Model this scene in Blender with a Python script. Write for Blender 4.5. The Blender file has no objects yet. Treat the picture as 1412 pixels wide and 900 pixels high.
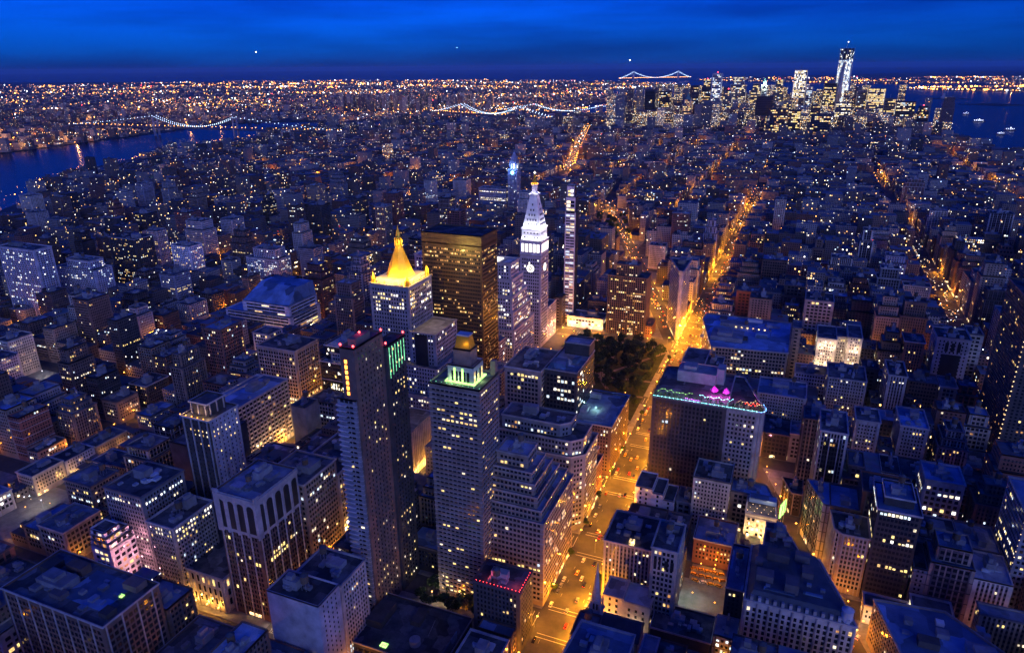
import bpy, bmesh, math, random, zlib
import numpy as np
from mathutils import Matrix, Vector
from mathutils.geometry import tessellate_polygon
RNG = random.Random(7)
S = bpy.context.scene
COL = S.collection
# axes: +X west, +Y downtown (south along the avenues), +Z up, metres, camera plumb line at the origin
# ------------------------------------------------------------------ camera, sky, sun, exposure
CZ = 318.4
yaw, pitch, roll = (math.radians(a) for a in (-22.41365, 20.2915, -0.48186))
FW = Vector((math.sin(yaw)*math.cos(pitch), math.cos(yaw)*math.cos(pitch), -math.sin(pitch)))
RT = Vector((math.cos(yaw), -math.sin(yaw), 0)); UP = RT.cross(FW)
R2 = RT*math.cos(roll)+UP*math.sin(roll); U2 = -RT*math.sin(roll)+UP*math.cos(roll)
cd = bpy.data.cameras.new('camera'); cam = bpy.data.objects.new('camera', cd); COL.objects.link(cam)
cam.matrix_world = Matrix(((R2.x, U2.x, -FW.x, 0), (R2.y, U2.y, -FW.y, 0), (R2.z, U2.z, -FW.z, CZ), (0, 0, 0, 1)))
cd.sensor_width = 36; cd.lens = 36*967.76/1412; cd.clip_start = 1; cd.clip_end = 200000
S.camera = cam
w = bpy.data.worlds.new('World'); S.world = w; w.use_nodes = True
SUN_EL, SUN_AZ = 12.0, 140.0          # last light from the west-north-west, behind the camera's right shoulder
nt = w.node_tree; N = nt.nodes; L = nt.links; N.clear()
out = N.new('ShaderNodeOutputWorld'); bg = N.new('ShaderNodeBackground'); sky = N.new('ShaderNodeTexSky')
sky.sky_type = 'NISHITA'; sky.sun_disc = False; sky.sun_elevation = math.radians(SUN_EL); sky.sun_rotation = math.radians(SUN_AZ)
sky.ozone_density = 3; sky.air_density = 1.0; sky.dust_density = 1.0
tc = N.new('ShaderNodeTexCoord'); mp = N.new('ShaderNodeMapping'); mp.inputs['Scale'].default_value = (1.6, 1.6, 16)
mp.inputs['Rotation'].default_value = (0.03, 0.02, 0)
nz = N.new('ShaderNodeTexNoise'); nz.inputs['Scale'].default_value = 1.5; nz.inputs['Detail'].default_value = 5; nz.inputs['Roughness'].default_value = .55
cr = N.new('ShaderNodeValToRGB'); cr.color_ramp.elements[0].position = .40; cr.color_ramp.elements[0].color = (1, 1, 1, 1)
cr.color_ramp.elements[1].position = .66; cr.color_ramp.elements[1].color = (.36, .46, .55, 1)
hs = N.new('ShaderNodeMix'); hs.data_type = 'RGBA'; hs.blend_type = 'MULTIPLY'; hs.inputs[0].default_value = 1
hs.inputs[7].default_value = (0.001, 0.215, 1.92, 1)
m2 = N.new('ShaderNodeMix'); m2.data_type = 'RGBA'; m2.blend_type = 'MULTIPLY'; m2.inputs[0].default_value = 1
L.new(tc.outputs['Generated'], mp.inputs[0]); L.new(mp.outputs[0], nz.inputs[0]); L.new(nz.outputs[0], cr.inputs[0])
L.new(sky.outputs[0], hs.inputs[6]); L.new(hs.outputs[2], m2.inputs[6]); L.new(cr.outputs[0], m2.inputs[7])
L.new(m2.outputs[2], bg.inputs[0]); bg.inputs[1].default_value = 0.10; L.new(bg.outputs[0], out.inputs[0])
sl = bpy.data.lights.new('sun', 'SUN'); sl.energy = 0.6; sl.angle = math.radians(40); sl.color = (.66, .72, .92)
so = bpy.data.objects.new('sun', sl); COL.objects.link(so)
az = math.radians(SUN_AZ); el = math.radians(SUN_EL)
d = Vector((math.sin(az)*math.cos(el), math.cos(az)*math.cos(el), math.sin(el)))   # towards the sun
so.rotation_euler = d.to_track_quat('Z', 'Y').to_euler()
S.view_settings.view_transform = 'Standard'; S.view_settings.look = 'None'; S.view_settings.exposure = 0.0; S.view_settings.gamma = 1
S.cycles.max_bounces = 3; S.cycles.diffuse_bounces = 2; S.cycles.glossy_bounces = 2; S.cycles.use_light_tree = True
S.cycles.sample_clamp_indirect = 4; S.cycles.use_adaptive_sampling = True; S.cycles.adaptive_threshold = .025; S.cycles.adaptive_min_samples = 20
# ------------------------------------------------------------------ helpers
def pj(x, y, z):
    v = Vector((x, y, z-CZ)); k = v.dot(FW)
    return (706+967.76*v.dot(R2)/k, 450-967.76*v.dot(U2)/k, k)
def tag(o, label=None, cat=None, group=None, kind=None):
    if label: o['label'] = label
    if cat: o['category'] = cat
    if group: o['group'] = group
    if kind: o['kind'] = kind
    return o
def empty(name, loc, rz=0):
    o = bpy.data.objects.new(name, None); o.location = loc; o.rotation_euler.z = rz; o.empty_display_size = 1; COL.objects.link(o); return o
def copy_tree(o, parent=None):
    c = o.copy(); COL.objects.link(c); c.parent = parent
    for ch in o.children: copy_tree(ch, c)
    return c
class MB:
    def __init__(s): s.v = []; s.f = []; s.m = []; s.uv = None
    def quad(s, a, b, c, d, m=0):
        n = len(s.v); s.v += [a, b, c, d]; s.f.append((n, n+1, n+2, n+3)); s.m.append(m)
    def prism(s, poly, z0, z1, m=0, top=True, bot=False, poly2=None, mt=None):
        n = len(s.v); k = len(poly); p2 = poly2 or poly
        s.v += [(x, y, z0) for x, y in poly]+[(x, y, z1) for x, y in p2]
        for i in range(k):
            j = (i+1) % k; s.f.append((n+i, n+j, n+k+j, n+k+i)); s.m.append(m)
        if top: s.f.append(tuple(n+k+i for i in range(k))); s.m.append(m if mt is None else mt)
        if bot: s.f.append(tuple(n+k-1-i for i in range(k))); s.m.append(m)
        return s
    def box(s, x0, x1, y0, y1, z0, z1, m=0, bot=False, mt=None): return s.prism(R(x0, x1, y0, y1), z0, z1, m, True, bot, None, mt)
    def cyl(s, x, y, z0, z1, r0, r1=None, n=8, m=0, top=True, bot=False, ph=0):
        r1 = r0 if r1 is None else r1
        a = [(x+r0*math.cos(ph+2*math.pi*i/n), y+r0*math.sin(ph+2*math.pi*i/n)) for i in range(n)]
        b = [(x+r1*math.cos(ph+2*math.pi*i/n), y+r1*math.sin(ph+2*math.pi*i/n)) for i in range(n)]
        return s.prism(a, z0, z1, m, top, bot, b)
    def tube(s, p, q, r, n=5, m=0):
        p = Vector(p); q = Vector(q); d = (q-p).normalized(); a = d.orthogonal().normalized(); b = d.cross(a); k = len(s.v)
        for c in (p, q):
            for i in range(n):
                t = 2*math.pi*i/n; s.v.append(tuple(c+a*r*math.cos(t)+b*r*math.sin(t)))
        for i in range(n):
            j = (i+1) % n; s.f.append((k+i, k+j, k+n+j, k+n+i)); s.m.append(m)
        s.f.append(tuple(k+n-1-i for i in range(n))); s.m.append(m); s.f.append(tuple(k+n+i for i in range(n))); s.m.append(m)
    def obox(s, a, u, n, l, dp, z0, z1, m=0):  # box from point a along unit u length l, outwards n depth dp
        p = [a, (a[0]+u[0]*l, a[1]+u[1]*l)]; q = [(x+n[0]*dp, y+n[1]*dp) for x, y in p]
        return s.prism([q[0], q[1], p[1], p[0]], z0, z1, m, True, True)
    def octa(s, x, y, z, r, m=0):
        n = len(s.v); s.v += [(x-r, y, z), (x, y-r, z), (x+r, y, z), (x, y+r, z), (x, y, z-r), (x, y, z+r)]
        for i in range(4):
            s.f.append((n+i, n+(i+1) % 4, n+5)); s.f.append((n+(i+1) % 4, n+i, n+4)); s.m += [m, m]
    def ring(s, outer, inner, z0, z1, m=0):
        k = len(outer)
        for i in range(k):
            j = (i+1) % k; a, b, c, d = outer[i], outer[j], inner[j], inner[i]
            s.quad((*a, z0), (*b, z0), (*b, z1), (*a, z1), m); s.quad((*a, z1), (*b, z1), (*c, z1), (*d, z1), m)
            s.quad((*c, z0), (*d, z0), (*d, z1), (*c, z1), m); s.quad((*b, z0), (*a, z0), (*d, z0), (*c, z0), m)
    def mesh(s, name, mats, o=(0, 0, 0)):
        me = bpy.data.meshes.new(name)
        ox, oy, oz = o
        me.from_pydata([(x-ox, y-oy, z-oz) for x, y, z in s.v], [], s.f)
        for mm in mats: me.materials.append(mm)
        if len(mats) > 1: me.polygons.foreach_set('material_index', s.m)
        return me
    def build(s, name, mats, parent=None, o=None, loc=None):
        mats = mats if isinstance(mats, (list, tuple)) else [mats]
        if o is None: o = tuple(parent.location) if parent is not None and parent.parent is None else (0, 0, 0)
        if parent is not None and parent.parent is not None and parent.type == 'MESH' and o == (0, 0, 0):
            o = tuple(parent.parent.location)
        ob = bpy.data.objects.new(name, s.mesh(name, mats, o)); COL.objects.link(ob)
        if parent is not None: ob.parent = parent
        elif loc is None: ob.location = o
        if loc is not None: ob.location = loc
        return ob
def R(x0, x1, y0, y1): return [(x0, y0), (x1, y0), (x1, y1), (x0, y1)]
def offset(poly, d):   # convex CCW polygon moved outwards by d
    k = len(poly); res = []
    for i in range(k):
        p0 = Vector(poly[i-1]); p1 = Vector(poly[i]); p2 = Vector(poly[(i+1) % k])
        e1 = (p1-p0).normalized(); e2 = (p2-p1).normalized(); n1 = Vector((e1.y, -e1.x)); n2 = Vector((e2.y, -e2.x))
        b = n1+n2; L2 = max(b.length_squared, .4); b = b*(2*d/L2); res.append((p1.x+b.x, p1.y+b.y))
    return res
def clip(poly, nx, ny, c):   # keep nx*x+ny*y <= c
    r = []
    for i in range(len(poly)):
        p = poly[i]; q = poly[(i+1) % len(poly)]; a = nx*p[0]+ny*p[1]-c; b = nx*q[0]+ny*q[1]-c
        if a <= 0: r.append(p)
        if a*b < 0:
            t = a/(a-b); r.append((p[0]+(q[0]-p[0])*t, p[1]+(q[1]-p[1])*t))
    return r
def area(p): return abs(sum(p[i-1][0]*p[i][1]-p[i][0]*p[i-1][1] for i in range(len(p))))/2
def cen(p): return (sum(a[0] for a in p)/len(p), sum(a[1] for a in p)/len(p))
# ------------------------------------------------------------------ materials
def newmat(name):
    m = bpy.data.materials.new(name); m.use_nodes = True; return m, m.node_tree.nodes, m.node_tree.links, m.node_tree.nodes['Principled BSDF']
def surf(name, col, rough=.85, var=.35, scale=.12, metal=0.0, objvar=.25, spec=.3, patch=0):
    m, N, L, b = newmat(name)
    b.inputs['Roughness'].default_value = rough; b.inputs['Metallic'].default_value = metal; b.inputs['Specular IOR Level'].default_value = spec
    g = N.new('ShaderNodeNewGeometry'); n = N.new('ShaderNodeTexNoise'); n.inputs['Scale'].default_value = scale; n.inputs['Detail'].default_value = 6
    n.inputs['Roughness'].default_value = .65
    L.new(g.outputs['Position'], n.inputs['Vector'])
    r = N.new('ShaderNodeMapRange'); r.inputs[1].default_value = .3; r.inputs[2].default_value = .7; r.inputs[3].default_value = 1-var; r.inputs[4].default_value = 1+var
    L.new(n.outputs[0], r.inputs[0])
    oi = N.new('ShaderNodeObjectInfo'); r2 = N.new('ShaderNodeMapRange'); r2.inputs[3].default_value = 1-objvar; r2.inputs[4].default_value = 1+objvar
    L.new(oi.outputs['Random'], r2.inputs[0]); mu = N.new('ShaderNodeMath'); mu.operation = 'MULTIPLY'; L.new(r.outputs[0], mu.inputs[0]); L.new(r2.outputs[0], mu.inputs[1])
    if patch:      # re-laid patches and seams of a flat roof
        vo = N.new('ShaderNodeTexVoronoi'); vo.distance = 'CHEBYCHEV'; vo.inputs['Scale'].default_value = patch; L.new(g.outputs['Position'], vo.inputs['Vector'])
        sp = N.new('ShaderNodeSeparateColor'); L.new(vo.outputs['Color'], sp.inputs[0])
        r3 = N.new('ShaderNodeMapRange'); r3.inputs[3].default_value = .45; r3.inputs[4].default_value = 1.6; L.new(sp.outputs[0], r3.inputs[0])
        m5 = N.new('ShaderNodeMath'); m5.operation = 'MULTIPLY'; L.new(mu.outputs[0], m5.inputs[0]); L.new(r3.outputs[0], m5.inputs[1]); mu = m5
    mx = N.new('ShaderNodeVectorMath'); mx.operation = 'SCALE'; mx.inputs[0].default_value = col[:3]; L.new(mu.outputs[0], mx.inputs['Scale'])
    L.new(mx.outputs[0], b.inputs['Base Color']); return m
def emit(name, col, st, sample=False, vary=.5):
    m, N, L, b = newmat(name)
    b.inputs['Base Color'].default_value = (.02, .02, .03, 1); b.inputs['Emission Color'].default_value = (*col, 1); b.inputs['Roughness'].default_value = .4
    b.inputs['Emission Strength'].default_value = st
    if vary:
        g = N.new('ShaderNodeNewGeometry'); n = N.new('ShaderNodeTexWhiteNoise'); n.noise_dimensions = '3D'
        sn = N.new('ShaderNodeVectorMath'); sn.operation = 'SNAP'; sn.inputs[1].default_value = (1.1, 1.1, 1.3)
        L.new(g.outputs['Position'], sn.inputs[0]); L.new(sn.outputs[0], n.inputs['Vector'])
        r = N.new('ShaderNodeMapRange'); r.inputs[3].default_value = st*(1-vary); r.inputs[4].default_value = st*(1+vary)
        L.new(n.outputs['Value'], r.inputs[0]); L.new(r.outputs[0], b.inputs['Emission Strength'])
    if not sample: m.cycles.emission_sampling = 'NONE'
    return m
M = dict(
 limestone=surf('limestone', (.42, .38, .38)), tan=surf('tan_brick', (.32, .24, .19)), brown=surf('brown_brick', (.17, .11, .09)), red=surf('red_brick', (.26, .11, .085)),
 dark=surf('dark_brick', (.07, .06, .06)), cream=surf('cream_terracotta', (.55, .48, .42)), white=surf('white_glazed_brick', (.62, .58, .62)), grey=surf('grey_concrete', (.26, .25, .27)),
 lav=surf('pale_stucco', (.45, .41, .46)), bronze=surf('bronze_glass_wall', (.10, .058, .024), .35, spec=.5), black=surf('black_panel', (.025, .025, .03), .4),
 trim=surf('stone_trim', (.40, .36, .36)), dtrim=surf('dark_trim', (.12, .10, .11)), asphalt=surf('asphalt', (.075, .072, .07), .8, .35, .09), walk=surf('sidewalk_concrete', (.2, .19, .18), .85, .3, .2),
 tar=surf('tar_roof', (.09, .09, .095), .9, .5, .15, objvar=.4, patch=.11), gravel=surf('gravel_roof', (.17, .17, .18), .9, .45, .15, objvar=.4, patch=.08), membrane=surf('pale_membrane_roof', (.30, .31, .34), .8, .35, .12, objvar=.3, patch=.07),
 paint=surf('road_paint', (.6, .6, .56), .7, .3, .4), steel=surf('galvanised_steel', (.35, .36, .38), .45, .2, .5, .6), wood=surf('weathered_cedar', (.14, .09, .06), .9, .3, 2), copper=surf('green_copper', (.12, .25, .22), .7),
 gold=surf('gilded_tile', (.80, .46, .04), .38, .15, .5, .55, 0), whitestone=surf('white_marble', (.75, .73, .74), .7, .12, .3, 0, 0), slate=surf('slate', (.08, .085, .1), .6),
 leaf=surf('foliage', (.045, .075, .022), .8, .6, .35, objvar=.5), bark=surf('bark', (.06, .045, .035), .9), soil=surf('park_lawn', (.035, .05, .02), .95, .5, .1), path=surf('park_path', (.2, .17, .14), .9),
 taxi=surf('taxi_yellow', (.75, .36, .02), .3, .05, 1, 0, .05, .5), cpaint=surf('black_car_paint', (.02, .02, .025), .25, .05, 1, 0, .3, .6), cwhite=surf('white_car_paint', (.7, .7, .7), .3, .05, 1, 0, .1, .5), csilver=surf('silver_car_paint', (.35, .36, .38), .3, .05, 1, .5, .2), cred=surf('red_car_paint', (.4, .03, .02), .3, .05, 1),
 bluemetal=surf('blue_metal_roof', (.14, .22, .36), .6, .35, .08, patch=.06), grass=surf('far_ground', (.05, .055, .06), .95, .5, .004), rust=surf('terracotta_tile', (.3, .12, .07)), umbrella=surf('pink_canvas', (.8, .1, .55), .8, .1),
)
gl, gN, gL, gb = newmat('window_glass')
gb.inputs['Base Color'].default_value = (.016, .018, .026, 1); gb.inputs['Roughness'].default_value = .12; gb.inputs['Specular IOR Level'].default_value = .6
E_COL = dict(warm=(1, .62, .22), yellow=(1, .74, .24), pale=(1, .84, .56), cool=(.72, .88, 1.0), dim=(.9, .42, .12), white=(1, .95, .82))
WM = [gl, emit('lit_window_warm', E_COL['warm'], 1.4), emit('lit_window_yellow', E_COL['yellow'], 1.6), emit('lit_window_pale', E_COL['pale'], 1.45), emit('lit_window_cool', E_COL['cool'], 1.4),
      emit('lit_window_dim', E_COL['dim'], .7, vary=.6), emit('lit_window_bright', E_COL['white'], 2.6)]
EM = dict(sodium=emit('sodium_lamp', (1, .38, .05), 14, vary=.5), mercury=emit('white_lamp', (.85, .92, 1), 12, vary=.5), head=emit('headlight', (1, .9, .68), 18, vary=.3), tail=emit('taillight', (1, .05, .02), 8, vary=.3),
 red=emit('red_beacon', (1, .05, .05), 14, vary=.2), green=emit('green_lamp', (.25, 1, .5), 1.6, vary=.5), pink=emit('pink_lamp', (1, .08, .75), 4, vary=.2), blue=emit('blue_lamp', (.15, .4, 1), 9, vary=.3), cyan=emit('cyan_lamp', (.3, .95, 1), 7, vary=.4), violet=emit('violet_lamp', (.6, .15, 1), 7, vary=.3),
 shop=emit('shop_window', (1, .66, .30), 2.2, vary=.9), amber=emit('amber_lamp', (1, .30, .03), 8, vary=.4), cable=emit('cable_lamp', (.55, .75, 1), 6, vary=.3), clock=emit('clock_face', (1, .93, .82), 2.6, vary=0), crown=emit('crown_glass', (.45, 1, .22), 2.4, vary=.4))
# ------------------------------------------------------------------ lamps (street lamps, floodlights and added fill lights)
LD = {}
def glow(x, y, z, p, col, r=.35, parent=None, name='lamp_glow'):
    k = (round(p, 1), col, r)
    if k not in LD:
        l = bpy.data.lights.new(name, 'POINT'); l.energy = p; l.color = col; l.shadow_soft_size = r; LD[k] = l
    o = bpy.data.objects.new(name, LD[k]); COL.objects.link(o)
    if parent is not None:
        o.parent = parent; pl = parent.matrix_basis.translation; o.location = (x-pl.x, y-pl.y, z-pl.z)
    else: o.location = (x, y, z)
    return o
SOD = (1, .34, .012); AMB = (1, .62, .25); WHT = (1, .88, .72)
# ------------------------------------------------------------------ building kit
HEROES = []      # (root, short name, tiers) for sight lines and labels
SOLIDS = []      # (poly, z0, z1, id)
WIN_MESH = {}
STY = dict(loft=(3.1, 3.9, 2.1, 2.3), office=(2.5, 3.7, 1.5, 1.9), apt=(3.3, 3.0, 1.6, 1.6), curtain=(1.9, 3.8, 1.6, 2.5), small=(2.3, 3.2, 1.1, 1.7), wide=(4.2, 3.9, 3.2, 2.4), grid=(4.4, 4.0, 2.9, 2.3), slit=(3.4, 3.2, .7, 1.3))
PAL = dict(mix=[1, 2, 2, 3, 3, 4, 5, 5], warm=[1, 2, 2, 3, 5, 5], pale=[3, 3, 3, 2, 4, 5], cool=[4, 4, 3, 6], yellow=[2, 2, 1, 3], bright=[6, 3, 2], amber=[1, 2, 5, 5], dim=[5, 5, 5, 5, 1, 2])
BUDGET = [3300]
def edges(poly):
    k = len(poly)
    for i in range(k):
        a, b = poly[i], poly[(i+1) % k]; l = math.hypot(b[0]-a[0], b[1]-a[1])
        if l < .5: continue
        u = ((b[0]-a[0])/l, (b[1]-a[1])/l); n = (u[1], -u[0]); m = ((a[0]+b[0])/2, (a[1]+b[1])/2)
        yield a, b, l, u, n, (-m[0]*n[0]-m[1]*n[1])/math.hypot(*m)
def facade(poly, z0, z1, sty, lit, pal, rng, rows=None, skipg=True, margin=1.0, bias=1, faces=None):
    bay, fl, ww, wh = STY[sty] if isinstance(sty, str) else sty
    W = []; pl = PAL[pal]
    for a, b, l, u, n, vis in edges(poly):
        if vis < -.12: continue
        if faces and not any(f(n) for f in faces): continue
        k = int((l-2*margin)/bay)
        if k < 1: continue
        s0 = (l-k*bay)/2+bay/2
        z = z0+(4.8 if z0 < 1 and skipg else .6)
        while z+wh < z1-.9:
            ff = rng.choice((.25, .5, 1, 1, 1.6, 3.0)) if bias else 1; run = 0
            rr = None
            if rows:
                for (ra, rb, rp, rpal) in rows:
                    if ra <= z < rb: rr = (rp, rpal)
            for i in range(k):
                p = lit*ff if rr is None else rr[0]
                on = rng.random() < (p if not run else min(.75, p*1.7+.16 if p > .01 else p)); run = on and bias
                mi = rng.choice(PAL[rr[1]] if rr else pl) if on else 0
                t = s0+i*bay
                bl = rng.choice((1, 1, 1, .8, .62)) if mi else 1; bw = rng.choice((1, 1, .85)) if mi else 1      # blinds and curtains
                W.append((a[0]+u[0]*t, a[1]+u[1]*t, z, u, n, round(ww*bw, 2), round(wh*bl, 2), mi))
            z += fl
    return W
def win_mesh(ww, wh, mi):
    k = (ww, wh, mi)
    if k not in WIN_MESH:
        m = MB(); m.obox((-ww/2, 0), (1, 0), (0, -1), ww, .12, 0, wh); WIN_MESH[k] = m.mesh('window', [WM[mi]])
    return WIN_MESH[k]
def put_windows(root, W, single=100):
    ox, oy, _ = root.location
    if not W: return
    def big(q):
        x, y, z, u, n, ww, wh, mi = q; d2 = x*x+y*y+(z-CZ)**2
        return -(max(0, -(x*n[0]+y*n[1]))/math.sqrt(d2))*ww*wh/d2*(1.35 if mi else 1)
    n1 = 0
    d = math.sqrt(ox*ox+oy*oy+250**2)
    if single and d < 640 and BUDGET[0] > 0:
        W.sort(key=big); n1 = min(single, len(W), BUDGET[0])
        if n1 == 100 and len(W) - n1 < 5: pass
        BUDGET[0] -= n1
        for x, y, z, u, n, ww, wh, mi in W[:n1]:
            o = bpy.data.objects.new('window', win_mesh(ww, wh, mi)); o.location = (x-ox, y-oy, z); o.rotation_euler.z = math.atan2(u[1], u[0]); o.parent = root; COL.objects.link(o)
    rest = W[n1:]
    if rest:
        b = MB()
        for x, y, z, u, n, ww, wh, mi in rest:
            e = .07; cx, cy = x+n[0]*e, y+n[1]*e; hx, hy = u[0]*ww/2, u[1]*ww/2
            b.quad((cx-hx, cy-hy, z), (cx+hx, cy+hy, z), (cx+hx, cy+hy, z+wh), (cx-hx, cy-hy, z+wh), mi)
        o = b.build('windows', WM, root); o['kind'] = 'stuff'
UB = {}
def unit_box(root, name, mk, x, y, z, sx, sy, sz):
    k = (name, mk)
    if k not in UB:
        b = MB(); b.box(-.5, .5, -.5, .5, 0, 1); UB[k] = b.mesh(name, [M.get(mk) or EM[mk]])
    o = bpy.data.objects.new(name, UB[k]); o.parent = root; o.location = (x-root.location.x, y-root.location.y, z); o.scale = (sx, sy, sz); COL.objects.link(o)
def roof_kit(root, poly, z, rng, dens=1.0, tank=None, wall='grey', big=None):
    """bulkhead, water tank, vents and cooling units on a roof at height z"""
    if not len(poly) >= 3: return
    cx, cy = cen(poly); xs = [p[0] for p in poly]; ys = [p[1] for p in poly]; wx = max(xs)-min(xs); wy = max(ys)-min(ys)
    if min(wx, wy) < 7: return
    def spot(m):
        return cx+rng.uniform(-.5, .5)*max(0, wx-2*m)*.85, cy+rng.uniform(-.5, .5)*max(0, wy-2*m)*.85
    b = MB(); bw, bd = rng.uniform(.2, .38)*wx, rng.uniform(.22, .4)*wy; x, y = spot(max(bw, bd)/2+1)
    h = rng.uniform(3, 6.5); b.box(x-bw/2, x+bw/2, y-bd/2, y+bd/2, z-.05, z+h)
    if rng.random() < .5: b.box(x-bw*.3, x+bw*.15, y-bd*.35, y+bd*.3, z+h-.05, z+h+rng.uniform(2, 3.5))
    b.build('bulkhead', M[wall], root)
    if tank if tank is not None else rng.random() < .7:
        x, y = spot(4); r = rng.uniform(1.7, 2.3); zb = z+rng.uniform(3, 6)
        t = MB(); t.cyl(x, y, zb, zb+r*2, r, r*.96, 12, top=False, bot=True); o = t.build('water_tank', M['wood'], root)
        t = MB(); t.cyl(x, y, zb+r*2-.02, zb+r*2+1.3, r*1.08, .08, 12); t.build('tank_roof', M['slate'], o)
        t = MB()
        for sx in (-1, 1):
            for sy in (-1, 1): t.tube((x+sx*r*.6, y+sy*r*.6, z-.1), (x+sx*r*.6, y+sy*r*.6, zb), .14, 4)
        t.build('tank_legs', M['steel'], o)
    k = int(min(8, wx*wy/75*dens)+rng.random()*2); cm = rng.choice(('steel', 'grey', 'membrane'))
    for i in range(k):
        x, y = spot(2.5); unit_box(root, 'cooling_unit', cm, x, y, z-.05, rng.uniform(1.4, 4.2), rng.uniform(1.4, 5.2), rng.uniform(.9, 2.5))
def building(name, label, cat, short, tiers, wall='tan', sty='loft', lit=.06, pal='mix', roof='tar', cornice=True, piers=0, spandrel=False, rows=None, group=None, seed=0, kit=True, tank=None, shop=None,
             trim='trim', single=100, hero=True, pier_d=.45, bands=0, roofpar=1.1, lights=None, faces=None):
    """tiers: list of (polygon, z0, z1[, style override]); a thing = Empty > walls, roof, cornice, piers, windows, roof furniture"""
    rng = random.Random(seed or zlib.crc32((name+str(tiers[0][0][0])).encode()) % 99991)
    c = cen(tiers[0][0]); root = empty(name, (c[0], c[1], 0)); tag(root, label, cat, group)
    wb = MB(); rb = MB(); cb = MB(); pb = MB(); sb = MB(); W = []
    for i, t in enumerate(tiers):
        poly, z0, z1 = t[:3]; st = t[3] if len(t) > 3 and t[3] else sty
        inn = offset(poly, -.4); k = len(poly)
        wb.prism(poly, z0-.02, z1, 0, False)
        wb.ring(poly, inn, z1-roofpar, z1+.004)
        rb.prism(inn, z1-roofpar-.3, z1-roofpar, 0)
        SOLIDS.append((poly, z0, z1, root.name))
        if cornice and k < 9: cb.ring(offset(poly, .55), offset(poly, .02), z1-1.0, z1+.1)
        if bands:
            zz = z0+bands
            while zz < z1-3 and k < 9: cb.ring(offset(poly, .22), offset(poly, .01), zz, zz+.45); zz += bands
        if piers and k < 9:
            bay = (STY[st][0] if st != 'none' else 3.0) if isinstance(st, str) else st[0]
            for a, b, l, u, n, vis in edges(poly):
                if vis < -.12: continue
                kk = int((l-2)/bay); s0 = (l-kk*bay)/2
                for q in range(0, kk+1, piers):
                    s = s0+q*bay-.35
                    if -.05 <= s <= l-.65: pb.obox((a[0]+u[0]*s-n[0]*.05, a[1]+u[1]*s-n[1]*.05), u, n, .7, pier_d+.05, z0+.3, z1-1.05)
        if spandrel and st != 'none':
            bay_, fl_, ww_, wh_ = STY[st] if isinstance(st, str) else st
            for a, b, l, u, n, vis in edges(poly):
                if vis < -.12: continue
                kk = int((l-2)/bay_); s0 = (l-kk*bay_)/2+bay_/2
                for q in range(kk):
                    t_ = s0+q*bay_; cx_, cy_ = a[0]+u[0]*t_+n[0]*.035, a[1]+u[1]*t_+n[1]*.035; hx_, hy_ = u[0]*ww_*.56, u[1]*ww_*.56; za, zb = (z0+5.2 if z0 < 1 else z0+.8), z1-1.6
                    if zb > za: sb.quad((cx_-hx_, cy_-hy_, za), (cx_+hx_, cy_+hy_, za), (cx_+hx_, cy_+hy_, zb), (cx_-hx_, cy_-hy_, zb))
        if st != 'none': W += facade(poly, z0, z1, st, lit, pal, rng, rows, faces=faces)
    wb.build('walls', M[wall], root); rb.build('roof', M[roof], root)
    if cb.v: cb.build('cornice', M[trim], root)
    if pb.v: pb.build('piers', M[trim], root)
    if sb.v: sb.build('spandrels', M['dtrim'], root)
    put_windows(root, W, single)
    if kit: 
        p, z0, z1 = tiers[-1][:3]; roof_kit(root, offset(p, -1.5), z1-roofpar, rng, tank=tank)
    if shop:
        b = MB(); poly = tiers[0][0]
        for a, bb, l, u, n, vis in edges(poly):
            if vis < -.05 or not shop(n): continue
            s = .8
            while s < l-3:
                wd = rng.uniform(2.5, 5)
                if rng.random() < .5: b.obox((a[0]+u[0]*s, a[1]+u[1]*s), u, n, min(wd, l-s-.5), .15, .8, rng.uniform(2.4, 3.2))
                s += wd+rng.uniform(.6, 2.5)
        if b.v: b.build('shopfront', EM['shop'], root)
    if hero: HEROES.append((root, short, tiers))
    return root
west = lambda n: n[0] > .5
north = lambda n: n[1] < -.5
east = lambda n: n[0] < -.5
# ------------------------------------------------------------------ the ground, the water, the streets
def geo(lat, lon):
    e = (lon+73.98566)*84390+35.25; n = (lat-40.74844)*111050+28.31; b = math.radians(208.9)
    return (e*math.sin(b+math.pi/2)+n*math.cos(b+math.pi/2), e*math.sin(b)+n*math.cos(b))
def land(name, pts, m, z=0.0):
    p = [geo(*q) if abs(q[0]) < 90 and abs(q[1]) < 180 and q[1] < -70 else q for q in pts]
    tri = tessellate_polygon([[Vector((x, y, 0)) for x, y in p]])
    b = MB(); b.v = [(x, y, z) for x, y in p]
    for t in tri:
        a, c, d = (b.v[i] for i in t); cr_ = (c[0]-a[0])*(d[1]-a[1])-(c[1]-a[1])*(d[0]-a[0])
        b.f.append(t if cr_ > 0 else t[::-1]); b.m.append(0)
    k = len(p)
    for i in range(k): b.quad((*p[i], z), (*p[(i+1) % k], z), (*p[(i+1) % k], z-6), (*p[i], z-6), 0)
    o = b.build(name, m, None, (0, 0, 0)); o['kind'] = 'structure'; return p
MANH = land('ground', [(40.7680, -73.9560), (40.7560, -73.9610), (40.7432, -73.9712), (40.7355, -73.9742), (40.7300, -73.9735), (40.7270, -73.9716), (40.7190, -73.9735), (40.7115, -73.9770), (40.7098, -73.9850), (40.7092, -73.9905), (40.7075, -73.9985), (40.7050, -74.0020), (40.7005, -74.0145), (40.7045, -74.0185), (40.7130, -74.0175), (40.7260, -74.0115), (40.7290, -74.0125), (40.7330, -74.0105), (40.7420, -74.0095), (40.7480, -74.0095), (40.7600, -74.0045), (40.7800, -73.9900)], M['asphalt'])
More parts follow.
